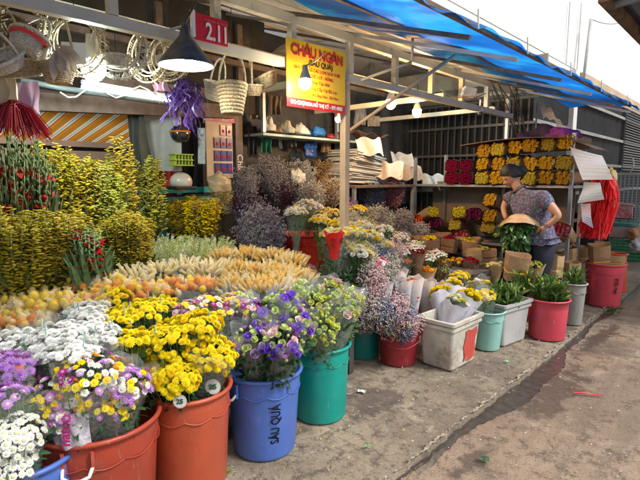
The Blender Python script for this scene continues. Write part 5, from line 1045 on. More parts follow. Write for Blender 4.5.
tag(mb.build('red_film', mat('red_film', (.45, .1, .1), .4, c2=(.6, .5, .45), thr=.5, vs=20, bump=.6), None, True), 'crumpled red printed film lying above the newspapers', 'film')
hg = random.Random(5)
for i, (px, py, w_, h_, cc, lb) in enumerate(((252, 138, .1, .3, (.03, .03, .04), 'black folded bag hanging on the rear wall beside the dark pillar'), (266, 146, .12, .2, (.02, .16, .1), 'dark green packet hanging under the left end of the wall shelf'), (280, 143, .04, .2, (.5, .5, .46), 'narrow white strip hanging under the wall shelf'),
    (292, 145, .12, .16, (.1, .1, .11), 'dark grey pouch hanging in the middle under the wall shelf'), (312, 150, .14, .12, (.03, .12, .35), 'blue packet hanging below the blue bag'), (326, 148, .12, .2, (.3, .22, .12), 'brown bag hanging left of the tan post'), (360, 120, .16, .22, (.3, .3, .3), 'grey sheet hanging above the red printed film'),
    (256, 112, .16, .2, (.35, .33, .28), 'pale grey bundle hanging above the left end of the wall shelf'), (276, 108, .12, .2, (.16, .12, .09), 'brown bundle hanging above the wall shelf behind the shop sign'), (374, 128, .2, .14, (.4, .36, .3), 'beige wrapping sheets hung on the black plastic'), (330, 100, .14, .3, (.2, .2, .22), 'dark sheet hanging behind the tan post'))):
    cloth('hanging_bag', lb, 'bag', (px, py - 12), -4.1, w_, h_, mat('hung_%d' % i, cc, .5, bump=.6, bs=20, var=.3), yaw=60, fold=.02, seed=i)
for i, (px, py, X, kk, lb) in enumerate(((416, 252, -2.3, 'dkrose', 'dark red roses in brown paper left of the gerbera bunches'), (430, 240, -2.6, 'yrose', 'yellow roses in brown paper at the rear left of the bench'), (448, 240, -2.6, 'dkrose', 'dark red roses in brown paper at the rear of the bench'), (466, 242, -2.5, 'yrose', 'yellow roses in brown paper at the rear right of the bench'), (482, 250, -2.3, 'lrose', 'lime roses in brown paper beside the leafy bunch'), (494, 266, -1.95, 'crose', 'cream roses in brown paper in front of the leafy bunch'), (470, 262, -2.15, 'dkrose', 'dark red roses in brown paper behind the pale green bucket'),
    (534, 266, -1.6, 'lrose', 'lime roses in brown paper right of the banded paper roll'), (536, 250, -1.85, 'dkrose', 'dark red roses in brown paper by the trousers of the woman'))):
    zx(px, py, X, .075, 18, [(kk, 1)], lb, wrap=M_kraft if i % 2 else M_kraftd, wr=1.15, over=.01, kd=.35, drop=.26, group='brown paper rose bouquets')
# newspaper stack
M_news = mat('newsprint', (.55, .54, .5), .8, var=.12, vs=4, c2=(.3, .3, .3), thr=.6, bump=.2); 
tb = PX(400, 186, -3.55); 
shelf('paper_table', 'dark table carrying the newspapers at the rear', -4.15, -3.3, 4.1, 5.35, 1.30, M_rust, ((-4.1, 4.12, 0, 1.3), (-3.33, 4.12, 0, 1.3), (-3.33, 5.3, 0, 1.3), (-4.1, 5.3, 0, 1.3)))
t = thing('newspaper_stack', 'big slanting stack of folded newspapers on the rear table', 'newspapers', (-3.8, 4.6, 1.33))
for k in range(26):
    z = 1.335 + .014 * k; mb = MB(); c_ = (-3.82 + J(.03), 4.62 + .008 * k + J(.04), z); mb.box(c_, (.42, .62 + J(.05), .011), rot=Matrix.Rotation(R(J(9) + 4), 3, 'Z') @ Matrix.Rotation(R(-7 * (k / 26) - 2), 3, 'X')); mb.build('newspaper', M_news, t)
for i, (px, py, X, ry, lb) in enumerate(((372, 146, -3.5, 20, 'flyer with floral print leaning on the newspaper stack, left'), (388, 170, -3.45, -15, 'crumpled wrapping sheet with orange flowers in front of the newspapers'), (412, 172, -3.6, 10, 'peach printed wrapping sheet at the right of the newspapers'), (436, 182, -3.3, 0, 'white and blue folded plastic sheet at the end of the newspapers'), (404, 160, -3.7, 25, 'white folded sheet on top of the newspapers'))):
    p = PX(px, py, X); mb = MB(); Q = Matrix.Rotation(R(40 + ry), 3, 'Z')
    mb.sheet(lambda u, v: p + Q @ Vector(((u - .5) * .34, .05 * math.sin(u * 7 + i) + v * .12, (v - .5) * .2 + .02 * math.sin(u * 11 + v * 4 + i))), 14, 8)
    tag(mb.build('printed_sheet', mat('sheet_print%d' % i, ((.6, .58, .52), (.62, .5, .42), (.6, .45, .35), (.5, .56, .6), (.62, .62, .6))[i], .7, c2=((.4, .1, .05), (.6, .2, .04), (.55, .15, .1), (.1, .25, .45), (.4, .4, .4))[i], thr=.6, vs=25, bump=.3), None), lb, 'paper sheet')
# ================================================================ FLOWER SHELF with kraft bunches
SY = 5.5
zs = PY(490, 186, SY).z
shelf('flower_shelf', 'steel shelf rack holding rows of yellow kraft wrapped bunches', -3.45, -1.5, SY, SY + .42, zs, M_steel, ((-1.53, SY + .0, 0, 1.86), (-3.43, SY + .02, 0, 1.66), (-1.53, SY + .40, 0, 1.7), (-3.2, SY + .40, 0, 1.7)))
shelf('flower_shelf', 'lower steel shelf with mixed kraft wrapped bunches', -3.4, -1.6, SY, SY + .45, .62, M_steel)
mb = MB(); mb.box((-2.5, SY + .44, 1.0), (1.8, .012, .7)); tag(mb.build('cardboard_sheet', mat('grey_cardboard', (.22, .19, .16), .8, var=.25, vs=3), None), 'big greyish cardboard sheet standing behind the lower shelf', 'cardboard')
def bunch_proto(m1, m2, paper):
    r = thing('kraft_bunch', 'x', 'bouquet'); mb = MB(); n = 20; prof = [(.075, .0), (.09, -.16), (.04, -.4)]
    def sq(a): return 1 / max(abs(math.cos(a)), abs(math.sin(a))) ** .85
    V = []; F = []
    for j, (rr_, y) in enumerate([(.083, -.012), (.086, .0), (.080, .012), (.078, .12), (.06, .38)]):
        for k in range(n): a = 2 * math.pi * k / n; q = rr_ * sq(a) * (1 + .03 * math.sin(a * 5 + j)); V.append((q * math.cos(a), y, q * math.sin(a) * .92))
    for j in range(4):
        for k in range(n): k2 = (k + 1) % n; F.append((j * n + k, (j + 1) * n + k, (j + 1) * n + k2, j * n + k2))
    mb.add(V, F); me = mb.mesh('kraft_wrap', [paper]); o = bpy.data.objects.new('wrapper', me); col.objects.link(o); o.parent = r
    mb = MB(); rs_ = random.Random(int(m1.name.__len__()) + len(paper.name))
    hm = [head('rose', m1, m2), head('rose', m2, m1)]
    for i in range(64):
        gx_, gy_ = (i % 8 - 3.5) / 3.5, (i // 8 - 3.5) / 3.5; p = Vector((gx_ * .062 + J(.007), -.004 + J(.012), gy_ * .055 + J(.007))); src = hm[i % 2]
        if abs(gx_) + abs(gy_) > 1.75: continue
        Mx = Matrix.LocRotScale(p, Vector((J(.4), -1, J(.4))).to_track_quat('Z', 'Y'), Vector((.0125,) * 3)); mb.M = Mx
        for pg in src.polygons: pass
        mb.cur = i % 2; mb.add([v.co for v in src.vertices], [tuple(pg.vertices) for pg in src.polygons])
    me = mb.mesh('packed_blossoms', [m1, m2]); o = bpy.data.objects.new('blossoms', me); col.objects.link(o); o.parent = r; return r
protos = {}; C_dkm = petal('dark_magenta', (.26, .01, .09)); C_dy = petal('ochre_yellow', (.78, .5, .03)); C_dy2 = petal('warm_yellow', (.8, .58, .08))
def kbunch(kind, loc, label, yaw=0., tilt=0., s=1., group='kraft wrapped bunches on the steel shelf'):
    ms = dict(y=(C_dy, C_dy2, M_kraftd), o=(C_dy2, C_lime, M_kraftd), m=(C_crim, C_dkm, M_kraftd), r=(C_red, C_pink, M_kraft), g=(C_lime, C_yel, M_kraft), d=(C_dkp, C_mag, M_kraftd), p=(C_or, C_red, M_kraft))[kind]
    if kind not in protos: protos[kind] = r = bunch_proto(*ms)
    else: r = copy_tree(protos[kind])
    r.location = loc; r.rotation_euler = (R(tilt), R(J(10)), R(yaw)); r.scale = (s * (1.06 + J(.06)), s, s * (1.0 + J(.06))); r['label'] = label; r['group'] = group; r['category'] = 'bouquet'; return r
rows = ['bottom', 'middle', 'top']; cn = ['leftmost', 'second from left', 'third from left', 'third from right', 'second from right', 'rightmost']
DX = .178; X0 = PY(482, 170, SY).x
for r_ in range(3):
    for c_ in range(6):
        if c_ == 0 and False: continue
        w_ = 'y' if (r_ + c_) % 3 else 'o'
        kbunch(w_, (X0 + .01 + c_ * DX + J(.006), SY + .0 + J(.02), zs + .095 + r_ * .157 + (.012 * c_ if r_ == 2 else 0) + J(.004)), 'yellow blooms in dark kraft paper, %s row of the steel shelf, %s' % (rows[r_], cn[c_]), yaw=-8 + J(6), s=1.03)
for r_ in range(2):
    for c_ in range(2): kbunch('m', (PY(452 + 14 * c_, 170, SY).x + .0 , SY + .0, zs + .09 + r_ * .15), 'magenta blooms in kraft paper, %s row left of the yellow ones, %s' % (rows[r_], ['left', 'right'][c_]), yaw=8, s=.98)
for (px, py, kd_, s_, yw, lb) in ((490, 200, 'y', 1., -5, 'yellow blooms in kraft paper, alone high under the shelf left of the woman'), (490, 216, 'y', 1., -5, 'yellow blooms in kraft paper just below the lone one beside the woman'), (488, 227, 'o', 1., 0, 'yellow green blooms in kraft paper, lowest of the three beside the woman'),
    (459, 212, 'g', 1., 20, 'pale yellow blooms in an open brown paper, middle of the lower shelf'), (474, 214, 'd', 1.0, 10, 'dark plum blooms between two yellow bunches on the lower shelf'), (455, 225, 'o', 1., 0, 'yellow blooms under the pale yellow ones on the lower shelf'), (435, 223, 'd', 1., 0, 'plum blooms at the left of the lower shelf'),
    (461, 236, 'r', 1.05, 10, 'red blooms in tan kraft paper at the bottom of the lower shelf'), (418, 221, 'p', 1., 20, 'salmon red blooms in a kraft bag left of the lower shelf'), (560, 230, 'r', 1.1, 0, 'red blooms in a dark kraft bunch behind the woman'), (433, 212, 'g', .9, 60, 'green leafed bunch lying sideways in brown paper')):
    p = PY(px, py, SY - .05); kbunch(kd_, p, lb, yaw=yw, s=s_, group='loose kraft bunches on the lower shelf', tilt=-18)
# kraft paper rolls (wrapped stems standing upright)
def roll(p, r, h, label, m=M_kraft, yaw=0., tilt=(0, 0), band=True, top=True, group='kraft paper rolls'):
    t = thing('paper_roll', label, 'paper roll', p, group); Q = Matrix.Rotation(R(yaw), 3, 'Z') @ Matrix.Rotation(R(tilt[0]), 3, 'X') @ Matrix.Rotation(R(tilt[1]), 3, 'Y'); mb = MB(); n = 24; V = []; F = []; ph = J(3)
    def sq(a): return 1 / max(abs(math.cos(a)), abs(math.sin(a))) ** .6
    prof = [(r * .9, 0), (r * .93, h * .3), (r * .9, h * .35), (r * .98, h * .5), (r * 1.03, h), (r * 1.0, h), (r * .86, h * .72), (r * .5, h * .66)]
    for j, (q, z) in enumerate(prof):
        for k in range(n): a = 2 * math.pi * k / n; w_ = q * sq(a) * (1 + .03 * math.sin(3 * a + ph + j)); V.append(p + Q @ Vector((w_ * math.cos(a), w_ * math.sin(a), z + (.06 * r * math.sin(2 * a + ph) if 3 < j < 6 else 0))))
    for j in range(len(prof) - 1):
        for k in range(n): k2 = (k + 1) % n; F.append((j * n + k, j * n + k2, (j + 1) * n + k2, (j + 1) * n + k))
    F.append(tuple((len(prof) - 1) * n + k for k in range(n))); mb.add(V, F); mb.build('paper', m, t)
    if band:
        bb = MB(); bb.tube([p + Q @ Vector((r * .93 * sq(a) * math.cos(a), r * .93 * sq(a) * math.sin(a), h * .34)) for a in [2 * math.pi * k / 24 for k in range(25)]], .004, 5, False); bb.build('rubber_band', M_yel, t)
    return t
zr = [('paper roll with a yellow band, left one in front of the leafy bunch', 514, 279, -1.66, .105, .24, 1), ('paper roll right of the leafy bunch, plain and square', 542, 262, -1.76, .09, .2, 0), ('white edged paper roll behind the pink bucket', 568, 264, -1.6, .1, .18, 0), ('short paper roll standing over the narrow grey bucket', 551, 277, -1.52, .1, .22, 0),
      ('low small paper roll right of the short one', 571, 277, -1.42, .07, .16, 0), ('paper roll leaning at the left of the tall pair', 577, 262, -1.62, .09, .2, 1), ('tall pair roll left at the back of the pink barrel', 573, 250, -1.72, .08, .26, 1), ('big paper roll on the left half of the tall pink barrel', 593, 258, -1.62, .1, .27, 1), ('small paper roll on the right half of the tall pink barrel', 609, 260, -1.5, .085, .13, 1),
      ('brown paper roll beside the bunch with yellow tips', 476, 270, -2.2, .085, .22, 1), ('flat brown paper bundle left rear', 424, 246, -2.7, .1, .1, 0), ('flat brown paper bundle beside the left rear one', 440, 244, -2.75, .11, .12, 0), ('flat brown paper bundle in the middle rear', 455, 246, -2.65, .1, .1, 0), ('dark brown bundle low at the rear middle', 472, 246, -2.6, .1, .1, 0), ('brown paper bundle standing left of the mixed gerbera bunches', 432, 256, -2.45, .08, .16, 0), ('brown paper bundle between the gerbera bunches and the lower shelf', 449, 252, -2.55, .09, .15, 0), ('tilted brown paper bundle near the paper roll with yellow band', 468, 256, -2.4, .08, .16, 0), ('flat brown bundle at the right rear of the bench', 488, 248, -2.5, .1, .1, 0), ('small brown bundle beside the teal basin', 490, 262, -2.2, .08, .14, 0), ('reddish brown bundle by the pale blooms', 408, 240, -3.0, .1, .06, 0)]
zr2 = {'tall pair': (-.10, .12, .42), 'big paper': (-.05, -.03, .40), 'small pap': (.10, .02, .42)}
for (lb, px, py, X, r_, h_, bd_) in zr: roll(PX(px, py, X) if lb[:9] not in zr2 else cL + Vector(zr2[lb[:9]]), r_, h_, lb, band=bool(bd_), yaw=J(30) + 20, tilt=(J(8), J(8)), m=M_kraft if px > 460 else M_kraftd)
# stand under rolls
stage('display_bench', 'dark bench carrying the kraft paper bundles before the shelf', -3.2, -1.95, 4.2, 5.35, .5)
cloud(440, 268, 0, .1, 14, [C_leaf if False else C_grn], 'mixed bunch with yellow gerberas in brown paper, left one behind the paper cones', X=-2.3, hgt=.3, wrap=M_kraftd, sm=M_leafd)
for (px, lb) in ((442, 'left'), (458, 'right')):
    zx(px, 262, -2.3, .08, 10, [('neto', 0), ('orose', 1), ('yrose', 1)], 'leafy orange blooms in brown paper, %s of two before the kraft rolls' % lb, leaf=(M_leafd, 60, .05, .025), wrap=M_kraftd, over=.0, kd=.3, group='leafy brown paper bunches')
stage('display_bench', 'short dark bench behind the pink bucket carrying paper rolls', -1.95, -1.5, 4.75, 5.35, .42)
# teal basin behind rolls
container('plastic_basin', 'teal basin under the leafy bunch the woman holds', 514, 314, 0, r=.22, rb=.2, h=.44, m=P_te, cat='basin', wave=False, group='round buckets')
# ================================================================ RIGHT END: purple cloth, cardboard, raffia, boxes, lattice, crates
M_ply = mat('cardboard_brown', (.12, .075, .05), .8, var=.2, bump=.2); M_cgrey = mat('grey_white_cardboard', (.5, .5, .49), .7, var=.12, vs=3, bump=.25, bs=10)
a = PY(432, 158, SY - .05); 
mb = MB(); zt_ = PY(569, 138, SY).z
mb.sheet(lambda u, v: (-2.75 + 1.45 * u, SY - .1 + .55 * v, zt_ - .03 + .05 * math.sin(u * 3.1) - .10 * max(0, u - .8) * 5 * u - .0 * v), 20, 4); tag(mb.build('cardboard_cover', M_ply, None, solid=.008), 'brown cardboard sheet covering the top row of yellow bunches', 'cardboard')
def quadsheet(name, label, cat, pts, m, thick=.006, sub=8, bend=.02):
    P = [Vector(p) for p in pts]; n = (P[1] - P[0]).cross(P[3] - P[0]).normalized(); mb = MB()
    mb.sheet(lambda u, v: P[0].lerp(P[1], u).lerp(P[3].lerp(P[2], u), v) + n * bend * math.sin(v * 5 + u * 2), sub, sub); return tag(mb.build(name, m, None, solid=thick), label, cat)
quadsheet('cardboard_flap', 'large grey white cardboard flap hanging off the right end of the shelf', 'cardboard', [PY(570, 147, 5.4), PY(602, 155, 5.35), PY(613, 179, 5.2), PY(583, 181, 5.2)], M_cgrey)
quadsheet('cardboard_flap', 'lower pale cardboard sheet under the large flap', 'cardboard', [PY(584, 182, 5.3), PY(600, 182, 5.3), PY(604, 199, 5.22), PY(578, 204, 5.22)], mat('bluish_card', (.45, .5, .53), .7, var=.1))
quadsheet('paper_sheet', 'pale lilac paper hanging beside the red raffia', 'paper', [PY(580, 204, 5.3), PY(590, 203, 5.3), PY(593, 228, 5.25), PY(583, 222, 5.25)], mat('lilac_paper', (.55, .5, .58), .7))
p = PY(556, 125, 5.9)
heap('purple_cloth', [mat('dark_purple_cloth', (.03, .01, .035), .75, var=.4)], (-1.95, 5.75, zt_ - .04), (.24, .16, .2), 'dark purple cloth heaped above the yellow bunches', 'cloth', 4)
heap('magenta_netting', [mat('magenta_net', (.22, .02, .19), .6, var=.5, vs=30, bump=.9, bs=60)], (-1.68, 5.6, zt_ + .03), (.18, .1, .08), 'magenta netting spilling at the right of the dark purple cloth', 'netting', 6)
a = PY(540, 112, 5.7); b = PY(570, 128, 5.6)
mb = MB(); mb.sheet(lambda u, v: a.lerp(b, u) + Vector((0, .12 * v, .05 + .05 * math.sin(u * 6) - .12 * v + .02 * math.sin(u * 21))), 16, 6); tag(mb.build('plastic_film', mat('grey_film', (.6, .58, .6), .25, alpha=.7, bump=.6), None, True), 'translucent grey plastic film draped over the purple cloth', 'film')
# red raffia strips
M_raf = mat('red_raffia', (.78, .02, .025), .45, var=.25, vs=20, trans=.25); mb = MB(); p = PY(602, 178, 5.4)
for k in range(420):
    o = p + Vector((J(.09), J(.08), J(.03))); e = Vector((p.x - .05 + random.triangular(-.13, .17, 0), p.y + J(.1), PY(602, 232 + J(8), 5.4).z)); w_ = Vector((J(.006), J(.006), 0)); m_ = o.lerp(e, .5) + Vector((random.uniform(-.02, .1), J(.05), .05))
    q = [o, o.lerp(m_, .5) + Vector((.015, 0, .03)), m_, m_.lerp(e, .55) + JV(.012), e]
    mb.add([v + w_ * s for v in q for s in (-1, 1)], [(2 * j, 2 * j + 1, 2 * j + 3, 2 * j + 2) for j in range(4)])
tag(mb.build('red_raffia', M_raf, None), 'long bright red raffia strips hanging beside the cardboard flaps', 'raffia')
mb = MB(); p = PY(606, 170, 5.75); heap('yellow_bundle', mat('straw_bundle', (.6, .5, .22), .8, bump=.5, bs=30), p - Vector((-.04, 0, .2)), (.08, .1, .22), 'straw yellow bundle behind the red raffia', 'bundle', 5, flat=.9)
# red-white box with lid, crates, lattice
f = PZ(613, 238, .55)
def crate(name, label, c, s, m, yaw, cat='crate', slats=True, group=None):
    t = thing(name, label, cat, (c[0], c[1], c[2]), group); Q = Matrix.Rotation(R(yaw), 3, 'Z'); c0 = Vector(c); mb = MB(); L, W, Hh_ = s
    for z in ([0.06, .22, .38, .54, .70] if slats else []):
        for sx in (-1, 1): mb.box(c0 + Q @ Vector((0, sx * W / 2, (z + .06) * Hh_)), (L, .008, Hh_ * .1), rot=Q); mb.box(c0 + Q @ Vector((sx * L / 2, 0, (z + .06) * Hh_)), (.008, W, Hh_ * .1), rot=Q)
    for k in range(6 if slats else 0):
        for sx in (-1, 1): mb.box(c0 + Q @ Vector(((k - 2.5) * L / 5.2, sx * (W / 2 - .003), Hh_ * .45)), (.012, .01, Hh_ * .88), rot=Q); mb.box(c0 + Q @ Vector((sx * (L / 2 - .003), (k - 2.5) * W / 5.2, Hh_ * .45)), (.01, .012, Hh_ * .88), rot=Q)
    for sx in (-1, 1): mb.box(c0 + Q @ Vector((0, sx * (W / 2 + .006), Hh_ * .93)), (L + .03, .02, Hh_ * .14), rot=Q); mb.box(c0 + Q @ Vector((sx * (L / 2 + .006), 0, Hh_ * .93)), (.02, W - .01, Hh_ * .138), rot=Q)
    mb.box(c0 + Q @ Vector((0, 0, .008)), (L - .01, W - .01, .014), rot=Q); mb.build('body', m, t); return t
c = PZ(618, 262, 0); 
cc = PZ(628, 262, 0); B0 = Vector((cc.x - .12, cc.y + .25, 0))
crate('green_crate', 'bright green slatted plastic crate on the ground behind the orange red bucket', B0 + Vector((.0, .15, 0)), (.46, .6, .36), P_grn, 12, group='plastic crates')
c2 = Vector((B0.x - .05, B0.y + .1, .38)); mb = MB(); mb.box(c2 + Vector((0, 0, .1)), (.42, .5, .2), rot=Matrix.Rotation(R(12), 3, 'Z')); tag(mb.build('foam_box', mat('dirty_pink_foam', (.4, .3, .28), .7, var=.2), None, bevel=.02), 'dirty pinkish box stacked on the green crate', 'box')
crate('teal_crate', 'shallow teal crate on the dirty pinkish box', c2 + Vector((-.02, 0, .205)), (.46, .54, .09), P_te, 12, slats=False, group='plastic crates')
c3 = c2 + Vector((-.08, -.05, .3)); t = thing('styrofoam_box', 'pinkish red printed carton tilted on top of the teal crate', 'box', c3); mb = MB(); Q = Matrix.Rotation(R(8), 3, 'Z') @ Matrix.Rotation(R(-7), 3, 'X')
mb.box(c3 + Vector((0, 0, .13)), (.4, .42, .22), rot=Q); mb.build('carton', mat('pink_white_carton', (.55, .3, .3), .7, c2=(.4, .06, .08), thr=.52, vs=12), t); mb = MB(); mb.box(c3 + Vector((0, .0, .262)), (.44, .46, .03), rot=Q @ Matrix.Rotation(R(4), 3, 'Y')); mb.build('lid', mat('pink_lid', (.6, .38, .38), .7), t)
p = PX(636, 248, -1.25); c4 = PZ(640, 258, 0); 
M_lat = mat('galvanised_lattice', (.42, .47, .52), .5, .3)
a = PY(617, 174, 11); b = PY(640, 174, 11); t = thing('lattice_panel', 'pale blue grey lattice panel leaning behind the crates', 'panel', (a.x + .3, 11, a.z - 1.0)); W_ = 1.0; mb = MB(); Q = Vector((a.x, 11, a.z))
for k in range(15): mb.box(Q + Vector((W_ * k / 14, 0, -.65)), (.014, .012, 1.3))
for k in range(26): mb.box(Q + Vector((W_ / 2, .008, -.05 * k)), (W_, .01, .012))
mb.build('grid', M_lat, t); mb = MB()
for x in (0, W_): mb.box(Q + Vector((x, -.01, -.65)), (.05, .03, 1.34))
for z in (0, -1.3): mb.box(Q + Vector((W_ / 2, -.012, z)), (W_ - .05, .03, .05))
mb.build('frame', M_lat, t)
mb = MB(); mb.tube([PY(630, 173, 10.9), PY(634, 165, 10.9), PY(633, 158, 10.9), PY(631, 157, 10.9)], .012, 6); tag(mb.build('hook', M_white, None, True), 'white curved hook on top of the lattice panel', 'hook')
# orange-tan sack and reddish stuff at right edge
for i, (px, py, X, s, cc_, lb) in enumerate(((636, 236, -1.15, (.12, .14, .13), (.55, .28, .14), 'tan orange sack cut by the right picture edge'), (632, 224, -1.7, (.12, .14, .06), (.1, .25, .1), 'heap of green stems on the right of the printed carton'), (638, 246, -1.0, (.1, .2, .12), (.5, .5, .52), 'grey bag lying at the right picture edge'))):
    p = PX(px, py, X * 1.35); heap('sack', mat('edge_sack%d' % i, cc_, .8, bump=.5, bs=20), p, s, lb, 'sack', i, flat=.8)
# dark parked goods on the lane behind
for k, lb in enumerate(('nearest dark box against the corrugated fence', 'second dark box against the corrugated fence', 'third dark box against the corrugated fence', 'farthest dark box against the corrugated fence')):
    q = PX(592 + 12 * k, 205, -2.6); mb = MB(); mb.box((q.x, q.y, .35 + .05 * (k % 2)), (.4, .5, .7)); tag(mb.build('dark_box', mat('dark_boxes', (.04, .04, .045), .7, var=.4), None, bevel=.015), lb, 'box', 'dark boxes by the fence')
# ================================================================ LITTER
def litter(px, py, s, m, label, yaw=0, asp=.5, z=0.):
    p = PZ(px, py, z); mb = MB(); Q = Matrix.Rotation(R(yaw), 3, 'Z'); ph = J(3)
    mb.sheet(lambda u, v: p + Q @ Vector(((u - .5) * s, (v - .5) * s * asp, .006 + .006 * abs(math.sin(u * 5 + ph)) + .004 * math.sin(v * 4 + ph))), 6, 4); return tag(mb.build('litter', m, None), label, 'litter', 'scraps of litter on the ground')
litter(362, 392, .055, M_whitep, 'white paper scrap on the concrete right of the teal barrel', 20); litter(348, 394, .035, mat('blue_scrap', (.03, .06, .5), .5), 'small blue scrap beside the white paper scrap', 40)
litter(367, 447, .04, mat('green_scrap', (.15, .5, .2), .5, trans=.2), 'pale green leaf scrap on the concrete near the drain', 60, .5); litter(588, 395, .17, M_red, 'thin red strip lying on the road', 30, .08, -.012); litter(507, 362, .04, mat('green_scrap2', (.2, .6, .25), .5), 'tiny bright green scrap by the drain', 10); litter(484, 460, .05, M_leafd, 'dark green leaf lying on the road', 30, .6, -.012)
for (px, py, n, sp, lb) in ((612, 312, 26, .09, 'cut green leaves scattered at the foot of the tall pink barrel'), (640 - 30, 285, 8, .06, 'few green leaves beside the orange red bucket')):
    c = PZ(px, py); mb = MB()
    for k in range(n): mb.leaf((c.x + J(sp), c.y + J(sp * 2), .008 + random.random() * .02), (J(1), J(1), .1), .06, .022, nrm=(0, 0, 1))
    tag(mb.build('fallen_leaves', M_leaf, None), lb, 'leaves')
mb = MB(); mc = 0
for k in range(1100):
    x = random.uniform(-2.1, -.2) if k % 2 else random.gauss(-1.6, .22); y = random.uniform(1.2, 8); zz = .003 if x < -1.2 else -.012
    mb.leaf((x, y, zz), (J(1), J(1), .15), random.uniform(.006, .02), random.uniform(.004, .01), nrm=(0, 0, 1)); mb.m[-6:] = [(k % 3) if k % 7 else 3 + (k // 7) % 2] * 6
o = mb.build('ground_debris', [mat('debris_brown', (.09, .06, .035), .8), mat('debris_green', (.08, .12, .03), .8), mat('debris_pale', (.5, .46, .38), .8), C_yel, C_palep], None); tag(o, 'tiny leaf bits and crumbs scattered over the concrete and road', 'debris'); o['kind'] = 'stuff'
mb = MB(); p = PZ(226, 476)
for k in range(7): mb.leaf(p + JV(.01) + Vector((0, 0, .015)), (J(1), J(1), .8), .05, .012)
tag(mb.build('weed', M_leafy, None), 'small weed sprouting between the orange and blue barrels', 'weed')
# ================================================================ THE WOMAN
Yp = 4.95; NC = Vector((-_f.x, -_f.y, 0)).normalized(); LF = -_r
def W(px, py, d=0.): return PY(px, py, Yp) + NC * d
M_skin = mat('skin', (.5, .28, .18), .5, var=.06, vs=20, spec=.4); M_hair = mat('black_hair', (.006, .005, .005), .5, var=.3, vs=60, bump=.4, bs=90); M_lip = mat('lips', (.4, .12, .1), .5)
def fabric_print():
    m = bpy.data.materials.new('blue_floral_fabric'); m.use_nodes = True; n = m.node_tree.nodes; l = m.node_tree.links; b = n['Principled BSDF']; tc = n.new('ShaderNodeTexCoord')
    v = n.new('ShaderNodeTexVoronoi'); v.inputs['Scale'].default_value = 70; l.new(tc.outputs['Object'], v.inputs['Vector']); ns = n.new('ShaderNodeTexNoise'); ns.inputs['Scale'].default_value = 55; ns.inputs['Detail'].default_value = 4; l.new(tc.outputs['Object'], ns.inputs['Vector'])
    cr = n.new('ShaderNodeValToRGB'); e = cr.color_ramp.elements; e[0].position = .42; e[0].color = (.02, .02, .085, 1); e[1].position = .62; e[1].color = (.22, .22, .4, 1)
    q = e.new(.5); q.color = (.05, .05, .2, 1); q = e.new(.55); q.color = (.1, .06, .15, 1); l.new(ns.outputs[0], cr.inputs[0]); mx = n.new('ShaderNodeMix'); mx.data_type = 'RGBA'; mx.inputs[0].default_value = .12; l.new(cr.outputs[0], mx.inputs[6]); l.new(v.outputs['Color'], mx.inputs[7])
    hs = n.new('ShaderNodeHueSaturation'); hs.inputs['Saturation'].default_value = .8; hs.inputs['Value'].default_value = .8; l.new(mx.outputs[2], hs.inputs['Color']); l.new(hs.outputs[0], b.inputs['Base Color']); b.inputs['Roughness'].default_value = .85; return m
def skin_mesh(nodes, edges, root=0, subs=2):
    """nodes: (point, radius or (rx, ry)); returns evaluated mesh verts and faces grown by a Skin modifier"""
    me = bpy.data.meshes.new('tmp'); me.from_pydata([tuple(p) for p, r in nodes], edges, []); o = bpy.data.objects.new('tmp', me); col.objects.link(o)
    md = o.modifiers.new('k', 'SKIN'); md.use_smooth_shade = True; sv = me.skin_vertices[0].data
    for i, (p, r) in enumerate(nodes): sv[i].radius = r if isinstance(r, tuple) else (r, r); sv[i].use_root = i == root
    md2 = o.modifiers.new('s', 'SUBSURF'); md2.levels = subs; md2.render_levels = subs
    dg = bpy.context.evaluated_depsgraph_get(); ev = o.evaluated_get(dg); m2 = ev.to_mesh(); V = [v.co.copy() for v in m2.vertices]; F = [tuple(p.vertices) for p in m2.polygons]; ev.to_mesh_clear(); bpy.data.objects.remove(o); return V, F
hips = W(541, 236, 0); root = thing('person', 'woman with black low bun and blue floral blouse holding a leafy bunch', 'person', (hips.x, hips.y, 0))
gz = lambda v, z: Vector((v.x, v.y, z))
sd_ = NC; fw = LF
pel = hips; chest = W(529, 206, 0); neck = W(520, 191, 0); nk2 = W(515.5, 185, 0)
sL = W(536, 197, .15); sR = W(514, 197, -.13); eL = W(549.5, 214, .2); wL = W(535, 224.5, .24); eR = W(505.5, 209, -.06); wR = W(504, 219, .06)
# body: one surface (neck, trunk, arms, legs)
hl_, hr_ = pel + sd_ * .09, pel - sd_ * .09
N_ = [(pel, .1), (W(535, 221), .1), (chest, (.12, .13)), (W(523, 196), .085), (neck, .05), (nk2, .046), (W(513.5, 178), .06),
      (sL, .058), (eL, .037), (wL, .024), (sR, .055), (eR, .035), (wR, .024),
      (gz(hl_, .72), .095), (gz(hl_ + fw * .03, .42), .06), (gz(hl_, .08), .04), (gz(hl_ + fw * .14, .035), .035),
      (gz(hr_, .72), .095), (gz(hr_ + fw * .08, .42), .06), (gz(hr_ + fw * .05, .08), .04), (gz(hr_ + fw * .19, .035), .035)]
E_ = [(0, 1), (1, 2), (2, 3), (3, 4), (4, 5), (5, 6), (2, 7), (7, 8), (8, 9), (2, 10), (10, 11), (11, 12), (0, 13), (13, 14), (14, 15), (15, 16), (0, 17), (17, 18), (18, 19), (19, 20)]
mb = MB(); V, F = skin_mesh(N_, E_); mb.add(V, F)
